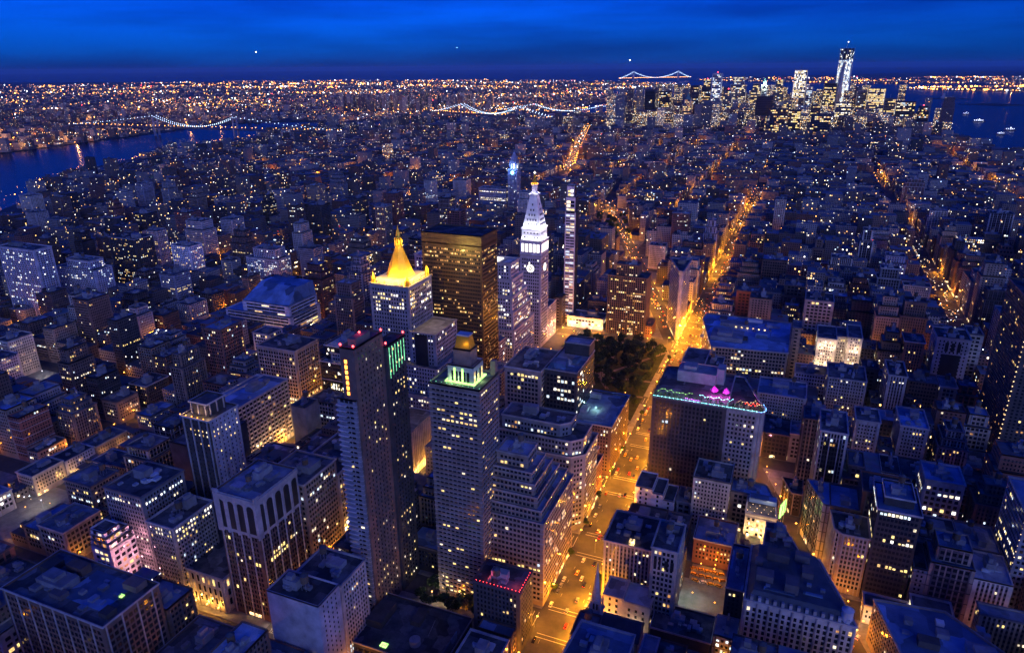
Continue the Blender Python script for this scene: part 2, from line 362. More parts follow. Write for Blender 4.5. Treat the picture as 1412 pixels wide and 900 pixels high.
BK = land('far_shore_ground', [(40.7650, -73.9400), (40.7450, -73.9580), (40.7390, -73.9600), (40.7300, -73.9620), (40.7210, -73.9645), (40.7110, -73.9690), (40.7060, -73.9710), (40.7050, -73.9742), (40.7056, -73.9800), (40.7045, -73.9900), (40.6990, -73.9990), (40.6900, -74.0035), (40.6830, -74.0150), (40.6740, -74.0190), (40.6660, -74.0060), (40.6500, -74.0230), (40.6400, -74.0380), (40.6085, -74.0380), (40.5850, -74.0050), (40.5720, -74.0100), (40.5550, -73.9000), (40.5000, -73.7000), (40.7000, -73.6000), (40.8000, -73.8000)], M['grass'])
NJ = land('new_shore_ground', [(40.7600, -74.0240), (40.7270, -74.0310), (40.7100, -74.0330), (40.7000, -74.0520), (40.6830, -74.0700), (40.6700, -74.0600), (40.6640, -74.0640), (40.6600, -74.0850), (40.6450, -74.0950), (40.6440, -74.0730), (40.6200, -74.0640), (40.6045, -74.0560), (40.5700, -74.0850), (40.5000, -74.2500), (40.5500, -74.6000), (40.8000, -74.5000)], M['grass'])
GOV = land('island_ground', [(40.6935, -74.0150), (40.6925, -74.0115), (40.6880, -74.0160), (40.6835, -74.0250), (40.6860, -74.0265), (40.6915, -74.0200)], M['grass'])
land('small_island_ground', [(40.6900, -74.0470), (40.6905, -74.0440), (40.6885, -74.0430), (40.6880, -74.0460)], M['grass'])
land('low_island_ground', [(40.7000, -74.0425), (40.7005, -74.0395), (40.6975, -74.0380), (40.6970, -74.0420)], M['grass'])
wm, wN, wL, wb_ = newmat('harbour_water')
wo_ = wN['Material Output']; wN.remove(wb_); df_ = wN.new('ShaderNodeBsdfDiffuse'); gs_ = wN.new('ShaderNodeBsdfGlossy'); ms_ = wN.new('ShaderNodeMixShader')
df_.inputs[0].default_value = (.004, .02, .06, 1); gs_.inputs[0].default_value = (.48, .44, .42, 1); gs_.inputs['Roughness'].default_value = .22; ms_.inputs[0].default_value = .55
g_ = wN.new('ShaderNodeNewGeometry'); n_ = wN.new('ShaderNodeTexNoise'); n_.inputs['Scale'].default_value = .05; n_.inputs['Detail'].default_value = 4
bp_ = wN.new('ShaderNodeBump'); bp_.inputs['Strength'].default_value = .35; bp_.inputs['Distance'].default_value = 1.5
wL.new(g_.outputs['Position'], n_.inputs['Vector']); wL.new(n_.outputs[0], bp_.inputs['Height']); wL.new(bp_.outputs[0], gs_.inputs['Normal'])
wL.new(df_.outputs[0], ms_.inputs[1]); wL.new(gs_.outputs[0], ms_.inputs[2]); wL.new(ms_.outputs[0], wo_.inputs[0])
b = MB(); b.quad((-90000, -20000, -3), (90000, -20000, -3), (90000, 90000, -3), (-90000, 90000, -3)); b.build('water', wm, None, (0, 0, 0))['kind'] = 'structure'
def pip(x, y, poly):
    r = False
    for i in range(len(poly)):
        a, c = poly[i-1], poly[i]
        if (a[1] > y) != (c[1] > y) and x < (c[0]-a[0])*(y-a[1])/(c[1]-a[1])+a[0]: r = not r
    return r
# street grid
ST = lambda n: 805-(n-23)*80.5
AVE = [(-3400, 18), (-3200, 18), (-3000, 18), (-2800, 18), (-2600, 18), (-2400, 18), (-2200, 18), (-2000, 18), (-1800, 18), (-1600, 18), (-1400, 24), (-1150, 30), (-925, 30), (-715, 30), (-565, 22), (-415, 34), (-256, 24), (-103, 30), (208, 30), (485, 30), (760, 30), (1035, 30), (1310, 30), (1560, 30)]
BW = [(155, 100), (-18, 565), (-112, 790), (-300, 1310), (-440, 1690), (-500, 2100), geo(40.7128, -74.0075)]   # the diagonal avenue
def seg_d(px, py, a, b):
    dx, dy = b[0]-a[0], b[1]-a[1]; t = max(0, min(1, ((px-a[0])*dx+(py-a[1])*dy)/(dx*dx+dy*dy)))
    return math.hypot(px-a[0]-dx*t, py-a[1]-dy*t)
def split_bw(poly, hw=12):
    """cut the diagonal avenue out of a block or lot; the pieces that stay"""
    ps = [poly]
    ys = [p[1] for p in poly]
    for a, b_ in zip(BW[:-1], BW[1:]):
        if max(ys) < a[1] or min(ys) > b_[1]: continue
        dx, dy = b_[0]-a[0], b_[1]-a[1]; l = math.hypot(dx, dy); nx, ny = dy/l, -dx/l; c = nx*a[0]+ny*a[1]
        q = []
        for p in ps:
            for s in (1, -1):
                r = clip(p, s*nx, s*ny, s*c-hw)
                if len(r) >= 3 and area(r) > 20: q.append(r)
        ps = q
    return ps
BLOCKS = []
pv = MB()
def plaza(cx, cy):   # open ground: the park, the square farther down, the flat-iron crossing
    return (-244 < cx < -118 and 564 < cy < 800) or (-425 < cx < -300 and 1296 < cy < 1530) or (-200 < cx < -20 and 1960 < cy < 2090)
for i in range(len(AVE)-1):
    x0, x1 = AVE[i][0]+AVE[i][1]/2, AVE[i+1][0]-AVE[i+1][1]/2
    for n in range(36, -14, -1):
        hw0 = 15 if n+1 in (34, 23, 14, 0) else 9; hw1 = 15 if n in (34, 23, 14, 0) else 9
        y0, y1 = ST(n+1)+hw0, ST(n)-hw1
        if n > 35 or y1 < -200: continue
        if not all(pip(xx, yy, MANH) for xx in (x0, x1) for yy in (y0, y1)): continue
        c = ((x0+x1)/2, (y0+y1)/2)
        for p in split_bw(R(x0, x1, y0, y1)):
            cp = cen(p); pv.prism(p, -.02, .15)
            if not plaza(*cp): BLOCKS.append((p, n))
pv.build('pavement', M['walk'], None, (0, 0, 0))['kind'] = 'structure'
# the park: lawn and paths on its block
pk = MB(); pk.prism(R(-236, -124, 580, 786), .1, .16); pk.build('lawn', M['soil'], None, (0, 0, 0))['kind'] = 'structure'
pk = MB()
for a, b_ in (((-236, 590), (-124, 780)), ((-124, 590), (-236, 780)), ((-180, 580), (-180, 786)), ((-236, 680), (-124, 690)), ((-236, 640), (-124, 650))):
    dx, dy = b_[0]-a[0], b_[1]-a[1]; l = math.hypot(dx, dy); ux, uy = dx/l*0+(-dy/l)*2, dx/l*2
    pk.quad((a[0]-ux, a[1]-uy, .166), (a[0]+ux, a[1]+uy, .166), (b_[0]+ux, b_[1]+uy, .166), (b_[0]-ux, b_[1]-uy, .166))
for i, f in enumerate(pk.f):
    q = [pk.v[j] for j in f]; s_ = (q[1][0]-q[0][0])*(q[2][1]-q[0][1])-(q[1][1]-q[0][1])*(q[2][0]-q[0][0])
    for j in f: pk.v[j] = (pk.v[j][0], pk.v[j][1], .166+.004*i)
    if s_ < 0: pk.f[i] = f[::-1]
pk.build('park_path', M['path'], None, (0, 0, 0))['kind'] = 'structure'
# painted markings: lane lines and crossings
mk = MB()
def strip(x0, x1, y0, y1, z=.012): mk.quad((x0, y0, z), (x1, y0, z), (x1, y1, z), (x0, y1, z))
for y in range(150, 1500, 14):
    if any(abs(y-ST(n)) < 15 for n in range(14, 33)): continue
    for x in (-110.5, -95.5): strip(x-.07, x+.07, y, y+3)
for n in range(14, 32):
    yc = ST(n)
    for s in (-1, 1):
        for (xa, hw_) in ((-103, 11), (208, 11), (-256, 9), (-415, 13)):
            y = yc+s*12; strip(xa-hw_, xa+hw_, y-1.7, y-1.3); strip(xa-hw_, xa+hw_, y+1.3, y+1.7)
            if n % 5 == 0:
                q = xa-hw_+.6
                while q < xa+hw_-.6: strip(q, q+.6, y-1.2, y+1.2); q += 1.5
            x = xa+s*(hw_+6); strip(x-1.7, x-1.3, yc-6, yc+6, .016); strip(x+1.3, x+1.7, yc-6, yc+6, .016)
mk.build('road_markings', M['paint'], None, (0, 0, 0))['kind'] = 'structure'
# ------------------------------------------------------------------ the buildings one can tell apart
B = building
B('loft_building', 'wide brown loft block with a large flat roof and piered stone corner bays', 'building', 'wide flat-roofed loft block', [(R(-372, -296, 178, 212), 0, 58)], 'brown', 'loft', .02, 'mix', 'tar', piers=3, tank=False)
B('apartment_building', 'pink lit stepped apartment block climbing in terraces to a point', 'building', 'pink stepped block', [(R(-386, -369, 238, 266), 0, 40, None), (R(-385, -369, 238, 260), 40, 44), (R(-384, -370, 238, 254), 44, 48), (R(-383, -371, 238, 249), 48, 52)], 'white', (4.0, 4.2, 2.6, 2.3), .16, 'warm', 'tar', cornice=False, kit=False)
B('office_building', 'grey flat topped slab with a row of lit windows under its roof edge', 'building', 'grey flat-topped slab', [(R(-388, -356, 256, 290), 0, 70)], 'grey', 'small', .03, 'pale', 'tar', rows=[(60, 65, .7, 'cool')], trim='dtrim')
B('loft_building', 'ornate narrow loft with bright top floor windows beside the grey flat topped slab', 'building', 'ornate narrow loft', [(R(-350, -328, 252, 284), 0, 57)], 'limestone', 'small', .05, 'mix', 'tar', piers=1, rows=[(48, 54, .7, 'bright')])
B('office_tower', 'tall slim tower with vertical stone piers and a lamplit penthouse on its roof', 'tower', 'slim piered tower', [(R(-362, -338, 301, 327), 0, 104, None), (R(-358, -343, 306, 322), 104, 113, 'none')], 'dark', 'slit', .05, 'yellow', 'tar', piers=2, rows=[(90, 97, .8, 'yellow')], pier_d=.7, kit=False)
B('office_building', 'plain brown office block directly behind the arcade topped tower with one lit row', 'building', 'plain brown office block', [(R(-300, -268, 302, 336), 0, 72)], 'tan', 'office', .05, 'pale', 'tar', rows=[(60, 64, .8, 'cool')])
B('office_building', 'amber floodlit ornate block with a crested roofline left of the thin slab tower', 'building', 'amber ornate block', [(R(-302, -268, 336, 385), 0, 60)], 'cream', 'loft', .12, 'amber', 'tar', piers=2, rows=[(12, 17, .9, 'bright')])
B('club_building', 'low classical block with amber floodlit columns beside the arcade topped tower', 'building', 'amber columned low block', [(R(-343, -298, 255, 300), 0, 26)], 'cream', (4.2, 7, 1.8, 4.6), .3, 'amber', 'tar', piers=1, pier_d=.9, kit=False)
B('office_building', 'blank pale stucco block at the near kerb hiding the foot of the street', 'building', 'blank pale stucco block', [(R(-236, -203, 228, 246), 0, 60)], 'lav', 'slit', .0, 'mix', 'tar', cornice=False, faces=[west])
B('loft_building', 'pale many windowed loft with a lavender lit ground floor left of the thin slab', 'building', 'lavender-based pale loft', [(R(-236, -206, 251, 275), 0, 54)], 'limestone', 'small', .06, 'mix', 'tar', piers=3, rows=[(4, 9, .8, 'cool')])
B('office_building', 'dark brick block with red lamps along its roof terrace, at the avenue kerb', 'building', 'dark red-lamped block', [(R(-146, -117, 292, 312), 0, 44)], 'dark', 'small', .05, 'yellow', 'tar', trim='dtrim')
B('office_building', 'massive grey stepped office block whose upper floors climb in setbacks above the amber avenue', 'building', 'massive grey stepped block',
  [(R(-163, -118, 333, 392), 0, 62), (R(-161, -120, 334, 384), 62, 70), (R(-160, -123, 335, 376), 70, 78), (R(-159, -125, 336, 368), 78, 86), (R(-158, -127, 337, 360), 86, 93), (R(-151, -131, 340, 356), 93, 102)], 'tan', (2.6, 3.6, 1.7, 1.8), .05, 'mix', 'membrane', rows=[(25, 29, .55, 'yellow')], shop=west, bands=3.6)
B('office_building', 'grey brick tower with chamfered corner and a bright white band of windows', 'building', 'grey white-banded tower',
  [([(-196, 412), (-126, 412), (-118, 420), (-118, 452), (-196, 452)], 0, 62), ([(-190, 413), (-127, 413), (-120, 420), (-120, 442), (-190, 442)], 62, 74), ([(-180, 416), (-136, 416), (-130, 422), (-130, 436), (-180, 436)], 74, 84)], 'grey', 'office', .09, 'pale', 'tar', rows=[(58.5, 62, .95, 'bright')], shop=west)
o = B('hotel_building', 'hollow square block with a pale lit roof court, blue edged roof and bright kerb shops', 'building', 'lit-roof-court block', [(R(-182, -118, 494, 556), 0, 46)], 'brown', 'small', .03, 'pale', 'membrane', kit=False, shop=west, rows=[(36, 41, .2, 'bright')])
B('loft_building', 'dark flat loft block with two columns of yellow windows, left of the park trees', 'building', 'yellow-columned dark loft', [(R(-210, -178, 492, 540), 0, 86)], 'tan', 'loft', .07, 'yellow', 'tar')
B('loft_building', 'blue roofed dark loft block standing at the park edge with cold lit side', 'building', 'park-edge blue-roofed loft', [(R(-177, -150, 500, 552), 0, 86, None), (R(-172, -150, 536, 552), 86, 97, 'none')], 'dark', 'loft', .09, 'cool', 'membrane', kit=False)
B('office_tower', 'pale stepped office block left of the white clock tower, falling in many setbacks', 'tower', 'pale stepped office block',
  [(R(-395, -268, 655, 716), 0, 52), (R(-393, -269, 656, 708), 52, 72), (R(-391, -270, 656, 700), 72, 90), (R(-389, -271, 657, 690), 90, 108), (R(-387, -272, 657, 681), 108, 126)], 'lav', (3.0, 3.8, 1.5, 2.1), .13, 'bright', 'membrane', kit=False)
B('office_tower', 'broad bronze glass slab with amber lit office floors behind the gold topped tower', 'tower', 'broad bronze slab', [(R(-330, -267, 575, 611), 0, 163, None), (R(-330, -267, 575, 611), 163, 173, 'none')], 'bronze', (1.75, 3.8, 1.4, 1.6), .07, 'dim', 'tar', cornice=False, piers=0, kit=False, rows=[(142, 158, .32, 'dim'), (157, 163, .0, 'amber')], bands=3.8, trim='bronze')
B('apartment_tower', 'dark grid fronted apartment tower standing at the park end beside the broad plaza', 'tower', 'dark gridded tower', [(R(-209, -160, 820, 846), 0, 76, None), (R(-200, -172, 824, 840), 76, 90)], 'dark', (2.6, 3.1, 1.7, 1.7), .16, 'warm', 'tar', piers=1, trim='brown', shop=north)
B('loft_building', 'dark roofed loft block between the coloured roof bar and the prow shaped tower', 'building', 'dark-roofed plaza loft', [(R(-88, -66, 650, 690), 0, 46, None), (R(-66, -50, 650, 676), 0, 46, None)], 'grey', 'grid', .03, 'mix', 'tar')
B('office_building', 'broad dark block cut diagonally along the plaza, with blue roof and amber front', 'building', 'broad diagonal block', [([(-86, 780), (-66, 696), (8, 705), (8, 800), (-84, 800)], 0, 48)], 'tan', 'loft', .07, 'pale', 'bluemetal')
B('loft_building', 'ornate arch topped loft behind the coloured roof bar, right of it', 'building', 'arch-topped ornate loft', [(R(-14, 27, 618, 655), 0, 40)], 'limestone', 'small', .03, 'mix', 'bluemetal', piers=2)
B('townhouse', 'small lavender white stepped block with square windows on the right avenue kerb', 'building', 'lavender white kerb block', [(R(-87, -74, 448, 470), 0, 27), (R(-74, -66, 448, 470), 0, 24), (R(-66, -58, 448, 470), 0, 20)], 'white', (4.2, 3.8, 1.5, 2.0), .03, 'mix', 'tar', cornice=False, kit=False, tank=True)
B('loft_building', 'grey twin gabled loft with one bright roof hatch, right of the massive stepped block', 'building', 'twin-gabled grey loft', [(R(-87, -57, 358, 392), 0, 42)], 'grey', 'small', .04, 'pale', 'tar', piers=4, spandrel=True)
B('loft_building', 'tall narrow cream loft with dark arches near its top, left of the taxi lot', 'building', 'tall narrow cream loft', [(R(-55, -40, 344, 372), 0, 56)], 'cream', (2.4, 3.6, 1.5, 2.0), .05, 'warm', 'tar', piers=2, shop=north)
B('parish_house', 'low beige walled block with paired windows right of the church spire', 'building', 'low beige block', [(R(-80, -68, 335, 352), 0, 21), (R(-68, -52, 335, 352), 0, 20)], 'cream', (4.2, 4.2, 1.4, 2.0), .0, 'mix', 'membrane', kit=False, bands=0)
B('office_building', 'near block with a bright blue roof at the bottom edge, below the church spire', 'building', 'near blue-roofed block', [([(-84, 258), (-52, 258), (-52, 292), (-81, 292)], 0, 38)], 'grey', 'small', .02, 'mix', 'bluemetal', tank=False)
B('hotel_building', 'cream block washed gold by its own lamps, with a crowded lit roof terrace', 'building', 'gold-lit terrace block', [([(-8, 434), (12, 434), (10, 456), (-8, 456)], 0, 33)], 'cream', (3.0, 3.7, 1.7, 2.2), .22, 'warm', 'tar', kit=False, bands=7.4)
B('loft_building', 'low wide grey block with a bright white end wall, behind the mansard roofed block', 'building', 'white-ended grey block', [([(6, 392), (30, 392), (16, 425), (6, 425)], 0, 35)], 'grey', 'small', .1, 'yellow', 'tar', piers=2)
B('hotel_building', 'ornate tan corner block with a cut corner and an amber lit doorway', 'building', 'ornate tan corner block', [([(50, 416), (66, 416), (66, 440), (44, 440), (46, 420)], 0, 44)], 'tan', (2.2, 3.5, 1.3, 2.0), .03, 'mix', 'tar', piers=1, bands=7)
B('office_building', 'dark office slab with scattered rows of pale lit windows, right of the tan corner block', 'building', 'dark office slab', [(R(66.5, 90, 414, 446), 0, 68, None), (R(70, 86, 420, 440), 68, 74, 'none')], 'dark', (2.1, 3.7, 1.5, 1.9), .04, 'pale', 'bluemetal', rows=[(61, 66, .9, 'cool'), (42, 46, .6, 'bright'), (24, 28, .7, 'yellow')])
B('loft_building', 'light gridded loft with big square windows, two bright rows, right of the dark office slab', 'building', 'light gridded loft', [(R(104, 128, 494, 520), 0, 50)], 'limestone', (3.6, 4.2, 2.2, 2.4), .05, 'cool', 'bluemetal', piers=1, rows=[(37, 40.5, .7, 'cool'), (24, 28, .6, 'bright')])
g = B('hotel_building', 'big pale piered hotel block with dark mansard roof at the bottom edge', 'building', 'dark mansard block', [([(-1, 334), (55, 334), (37, 384), (-1, 384)], 0, 44)], 'limestone', (3.0, 3.6, 1.5, 2.3), .05, 'mix', 'tar', piers=2, pier_d=.7, kit=False)
B('loft_building', 'tall loft with a vaulted recess between two pale piers, right of the sixth row', 'building', 'recessed arch loft', [(R(139, 168, 740, 772), 0, 71)], 'limestone', (3.2, 3.6, 1.2, 1.9), .03, 'mix', 'tar', piers=0)
B('loft_building', 'narrow tall pale loft with dark glazed centre, in the middle of the right lofts', 'building', 'narrow pale-framed loft', [(R(92, 107, 653, 690), 0, 60)], 'limestone', 'small', .04, 'bright', 'tar', piers=4, spandrel=True)
B('loft_building', 'cream lamp washed loft with two wings round a court, far right middle', 'building', 'cream lit court loft', [(R(34, 52, 734, 775), 0, 58), (R(52, 62, 745, 775), 0, 58), (R(62, 75, 734, 775), 0, 62)], 'cream', 'small', .12, 'bright', 'tar', kit=False, rows=[(46, 57, .4, 'bright')])
B('loft_building', 'pale twin bay loft with bright centre bay windows, below the cream court loft', 'building', 'pale twin-bay loft', [(R(44, 76, 653, 690), 0, 50)], 'limestone', 'small', .08, 'bright', 'tar', piers=4)
B('loft_building', 'tall white framed loft with dark glass centre, right of the ornate arch topped loft', 'building', 'white-framed dark loft', [(R(34, 52, 494, 530), 0, 74)], 'limestone', (2.0, 3.6, 1.4, 2.3), .05, 'cool', 'tar', piers=3, spandrel=True, rows=[(60, 64, .4, 'warm')])
B('loft_building', 'pale slim loft beside a bright red and white shop street, right centre', 'building', 'pale slim loft', [(R(64, 82, 574, 600), 0, 49)], 'limestone', 'small', .05, 'mix', 'tar', piers=3)
B('loft_building', 'plain grey boxy loft with even small windows under a blue roof, right side', 'building', 'plain grey boxy loft', [(R(96, 116, 574, 610), 0, 50)], 'grey', 'small', .02, 'mix', 'bluemetal')
B('loft_building', 'cream gridded loft in the middle distance with white piers, right of the amber avenue', 'building', 'distant cream gridded loft', [(R(20, 50, 836, 870), 0, 66)], 'cream', 'grid', .05, 'yellow', 'tar', piers=1)
B('office_tower', 'tall dark tower at the right frame edge with a string of lamps up one corner', 'tower', 'dark string-lit tower', [(R(175, 196, 619, 700), 0, 145)], 'dark', 'apt', .045, 'amber', 'tar', trim='dtrim')
B('office_tower', 'grey office tower at the right frame edge with bright rows of windows', 'tower', 'grey right-edge tower', [(R(143, 190, 426, 470), 0, 75)], 'grey', 'office', .05, 'pale', 'bluemetal', rows=[(44, 47.6, .85, 'bright'), (36, 39, .5, 'yellow')])
B('office_building', 'angular dark block with a large sloping blue roof, lowest right', 'building', 'angular blue-roofed block', [([(82, 325), (136, 325), (136, 352), (104, 382), (68, 378)], 0, 30)], 'tan', 'small', .02, 'mix', 'bluemetal', tank=False)
B('college_building', 'white wedge shaped block with striped walls and one tall sloping blue roof', 'building', 'white striped wedge', [(R(-668, -566, 652, 712), 0, 30, (12, 4.2, 11.6, 1.9)), (R(-640, -568, 654, 710), 30, 44, (12, 4.2, 11.6, 1.9))], 'white', 'wide', .07, 'warm', 'bluemetal', cornice=False, kit=False, bands=4.2)
B('loft_building', 'square block with a white gridded side wall lit warm by the street', 'building', 'white gridded block', [(R(-442, -434, 392, 456), 0, 56), (R(-434, -407, 392, 456), 0, 57)], 'cream', 'grid', .03, 'warm', 'bluemetal', piers=1, kit=True)
B('loft_building', 'big tan loft with rows of tall windows, behind the white gridded block', 'building', 'big tan loft', [(R(-474, -428, 494, 530), 0, 66)], 'tan', 'loft', .03, 'yellow', 'tar', piers=2, rows=[(5, 14, .8, 'yellow')])
B('apartment_building', 'bare concrete slab wall rising beside the bright crossing', 'building', 'bare concrete slab', [(R(-386, -371, 432, 450), 0, 46)], 'grey', 'none', .0, 'mix', 'tar', cornice=False)
B('office_building', 'stepped dark office block with pale lit strips, left of the gold topped tower', 'building', 'stepped dark office block', [(R(-398, -362, 492, 540), 0, 62), (R(-396, -368, 498, 536), 62, 76)], 'black', 'curtain', .12, 'bright', 'membrane')
B('warehouse', 'plain dark windowless box in front of the white gridded block', 'building', 'dark windowless box', [(R(-418, -386, 333, 380), 0, 56)], 'dark', 'none', .0, 'mix', 'tar', cornice=False, kit=False)
B('apartment_tower', 'tall purple grey apartment tower with ribbed balconies at the left frame edge', 'tower', 'left-edge ribbed tower', [(R(-985, -914, 587, 612), 0, 100)], 'lav', 'apt', .09, 'cool', 'tar', piers=2)
B('apartment_tower', 'broad bluish apartment slab with stepped top, right of the ribbed tower', 'tower', 'broad bluish slab', [(R(-955, -881, 640, 668), 0, 62), (R(-935, -890, 642, 664), 62, 74)], 'lav', 'apt', .1, 'cool', 'tar', bands=6)
B('apartment_tower', 'dark brick apartment slab left of the small white gridded apartment block', 'tower', 'dark brick slab', [(R(-972, -918, 741, 775), 0, 80)], 'dark', 'apt', .09, 'mix', 'tar')
B('apartment_building', 'small white gridded apartment block with an amber lit base, upper left', 'building', 'small white gridded block', [(R(-889, -852, 779, 805), 0, 66)], 'white', 'apt', .12, 'mix', 'tar')
B('apartment_building', 'bluish terraced apartment block with bright roof lamps above the wedge', 'building', 'bluish terraced block', [(R(-768, -709, 805, 835), 0, 52), (R(-755, -715, 808, 832), 52, 66)], 'white', 'apt', .15, 'cool', 'tar', bands=3)
B('apartment_tower', 'slim brown tower standing alone above the roofs left of the stepped wedge', 'tower', 'slim brown tower', [(R(-700, -680, 1060, 1085), 0, 88)], 'tan', 'apt', .08, 'mix', 'tar') 
B('loft_building', 'low dark roofed block with a round drum and pale skylight, bottom centre', 'building', 'low dark drum-roofed block', [(R(-210, -150, 256, 297), 0, 11)], 'dark', 'wide', .03, 'yellow', 'tar', kit=False)
B('loft_building', 'narrow block with a brightly lamplit pale front, right of the thin slab tower', 'building', 'lamplit narrow block', [(R(-190, -174, 350, 400), 0, 40)], 'cream', (2.4, 3.8, 1.1, 2.2), .45, 'bright', 'tar', kit=False)
B('garage_building', 'brick block with warm windows behind the yellow taxi lot', 'building', 'brick block behind taxis', [(R(-38, -12, 411, 438), 0, 20)], 'red', 'small', .12, 'amber', 'membrane')
B('apartment_building', 'narrow dark block with a lit top row, right of the taxi lot', 'building', 'dark block right of taxis', [(R(-12, -2, 350, 392), 0, 36)], 'dark', 'small', .02, 'warm', 'bluemetal', rows=[(28, 32, .9, 'yellow')])
B('garage_building', 'low roofed garage in front of the taxi lot, at the bottom edge', 'building', 'low garage before taxis', [(R(-50, -16, 330, 352), 0, 11)], 'dark', 'none', 0, 'mix', 'tar')
B('shop_building', 'low white lamplit shop row facing the park end, under the thin glass tower', 'building', 'white shop row', [(R(-262, -214, 824, 850), 0, 15)], 'white', 'wide', .35, 'bright', 'tar', shop=north)
B('townhouse', 'pair of low cream fronted houses with arched attics, lower right', 'building', 'cream arched attic houses', [(R(66, 90, 392, 404), 0, 14)], 'white', (2.0, 3.6, 1.1, 1.8), .12, 'warm', 'tar', kit=False)
B('townhouse', 'beige four storey house with a tall warm lit glass bay, lower right', 'building', 'beige lit-bay house', [(R(91, 112, 392, 406), 0, 19)], 'cream', (3.2, 4.2, 2.6, 3.2), .4, 'yellow', 'tar', kit=False)
B('hall_building', 'blue clad station hall with a lit floor of windows beside the blue clock tower', 'building', 'lit blue office slab', [(R(-690, -622, 1478, 1510), 0, 58)], 'lav', 'office', .0, 'pale', 'tar', rows=[(30, 36, .8, 'bright'), (46, 50, .8, 'bright')])
B('hall_building', 'blank tan wall washed with amber uplights between the thin slab and the crowned tower', 'building', 'amber uplit blank wall', [(R(-292, -268, 430, 474), 0, 42)], 'cream', 'none', 0, 'mix', 'tar', cornice=False, kit=False, piers=1)
for i_, (ya_, yb_, h_, lb_, nm_) in enumerate(((298, 324, 19, 'cream tenement with amber lit shopfronts, nearest of the lit row at the left', 'nearest amber tenement'), (325, 352, 17, 'middle tenement of the amber lit row at the left, pale fronted', 'middle amber tenement'), (353, 384, 16, 'farthest tenement of the amber lit row at the left, pink lit at its foot', 'farthest amber tenement'))):
    B('townhouse', lb_, 'building', nm_, [(R(-552, -533, ya_, yb_), 0, h_)], ('cream', 'lav', 'tan')[i_], 'small', .14, 'amber', 'tar', shop=lambda n: n[0] > .5)
# ------------------------------------------------------------------ landmarks with shapes of their own
def add_volume(root, poly, z0, z1, wall, sty='apt', lit=.06, pal='mix', rows=None, roof='tar', name='wing', trim=None, piers=0, seed=3, faces=None, cornice=False, single=0, pd=.45):
    rng = random.Random(seed+int(abs(poly[0][0]))); b = MB(); inn = offset(poly, -.4)
    b.prism(poly, z0-.02, z1, 0, False); b.ring(poly, inn, z1-1.1, z1+.004); b.build(name, M[wall], root)
    b = MB(); b.prism(inn, z1-1.4, z1-1.1); b.build('roof', M[roof], root); SOLIDS.append((poly, z0, z1, root.name))
    if sty != 'none': put_windows(root, facade(poly, z0, z1, sty, lit, pal, rng, rows, faces=faces), single)
    if trim:
        b = MB()
        if cornice: b.ring(offset(poly, .6), offset(poly, .02), z1-1.0, z1+.12)
        if piers:
            bay = STY[sty][0] if isinstance(sty, str) else sty[0]
            for a, c, l, u, n, vis in edges(poly):
                if vis < -.12: continue
                kk = int((l-2)/bay); s0 = (l-kk*bay)/2
                for q in range(0, kk+1, piers):
                    s = s0+q*bay-.35
                    if 0 <= s <= l-.7: b.obox((a[0]+u[0]*s-n[0]*.05, a[1]+u[1]*s-n[1]*.05), u, n, .7, pd+.05, z0+.3, z1-1.05)
        if b.v: b.build('trim', M[trim], root)
def part(root, name, m, fn):
    b = MB(); fn(b); return b.build(name, m if not isinstance(m, str) else (M.get(m) or EM[m]), root)
# --- the arcade topped tower
t = B('office_tower', 'tall brown tower with a crown of dark stone arches and pale corner piers, lower left', 'tower', 'arcade topped tower', [(R(-296, -267, 259, 296), 0, 88)], 'brown', (2.3, 3.6, 1.3, 2.2), .02, 'yellow', 'membrane', piers=3, rows=[(40, 47, .28, 'yellow'), (58, 90, 0, 'mix')], seed=11, shop=north, pier_d=.6)
def arches(b):
    for a, c, l, u, n, vis in edges(R(-296, -267, 259, 296)):
        if vis < -.12: continue
        k = 4 if l < 37 else 5; s = l/k
        for i in range(k):
            cx = i*s+s/2; pts = [(-2.5, 64)]+[(2.5, 64)]+[(2.5*math.cos(t_), 80.5+2.5*math.sin(t_)) for t_ in [math.pi*j/8 for j in range(9)]]
            q = [(a[0]+u[0]*(cx+p)+n[0]*.55, a[1]+u[1]*(cx+p)+n[1]*.55, z) for p, z in pts]; k0 = len(b.v)
            b.v += q; b.f.append(tuple(range(k0, k0+len(q)))); b.m.append(0)
def frame(b):
    for a, c, l, u, n, vis in edges(R(-296, -267, 259, 296)):
        if vis < -.12: continue
        b.obox(a, u, n, l, .5, 62, 87)
        b.obox((a[0]-u[0]*.9, a[1]-u[1]*.9), u, n, 4, 1.0, 61, 89.5)
        k = 4 if l < 37 else 5
        for i in range(1, k): b.obox((a[0]+u[0]*(l*i/k-.8), a[1]+u[1]*(l*i/k-.8)), u, n, 1.6, 1.0, 61, 87.2)
        b.obox(a, u, n, l, 1.3, 84.6, 87.4)
part(t, 'arcade_frame', 'trim', frame); part(t, 'arcade_opening', 'black', arches)
# --- slim piered tower: lamplit penthouse
t = [h for h in HEROES if h[1] == 'slim piered tower'][0][0]
part(t, 'roof_lamp', EM['amber'], lambda b: [b.octa(-362+x*5, 300.6, 105, .45) for x in range(5)])
for x in (-360, -350, -341): glow(x, 303, 106.5, 900, AMB, .3, t)
part(t, 'side_wall', 'lav', lambda b: b.box(-338.02, -337.95, 301.3, 326.7, .2, 103.6))
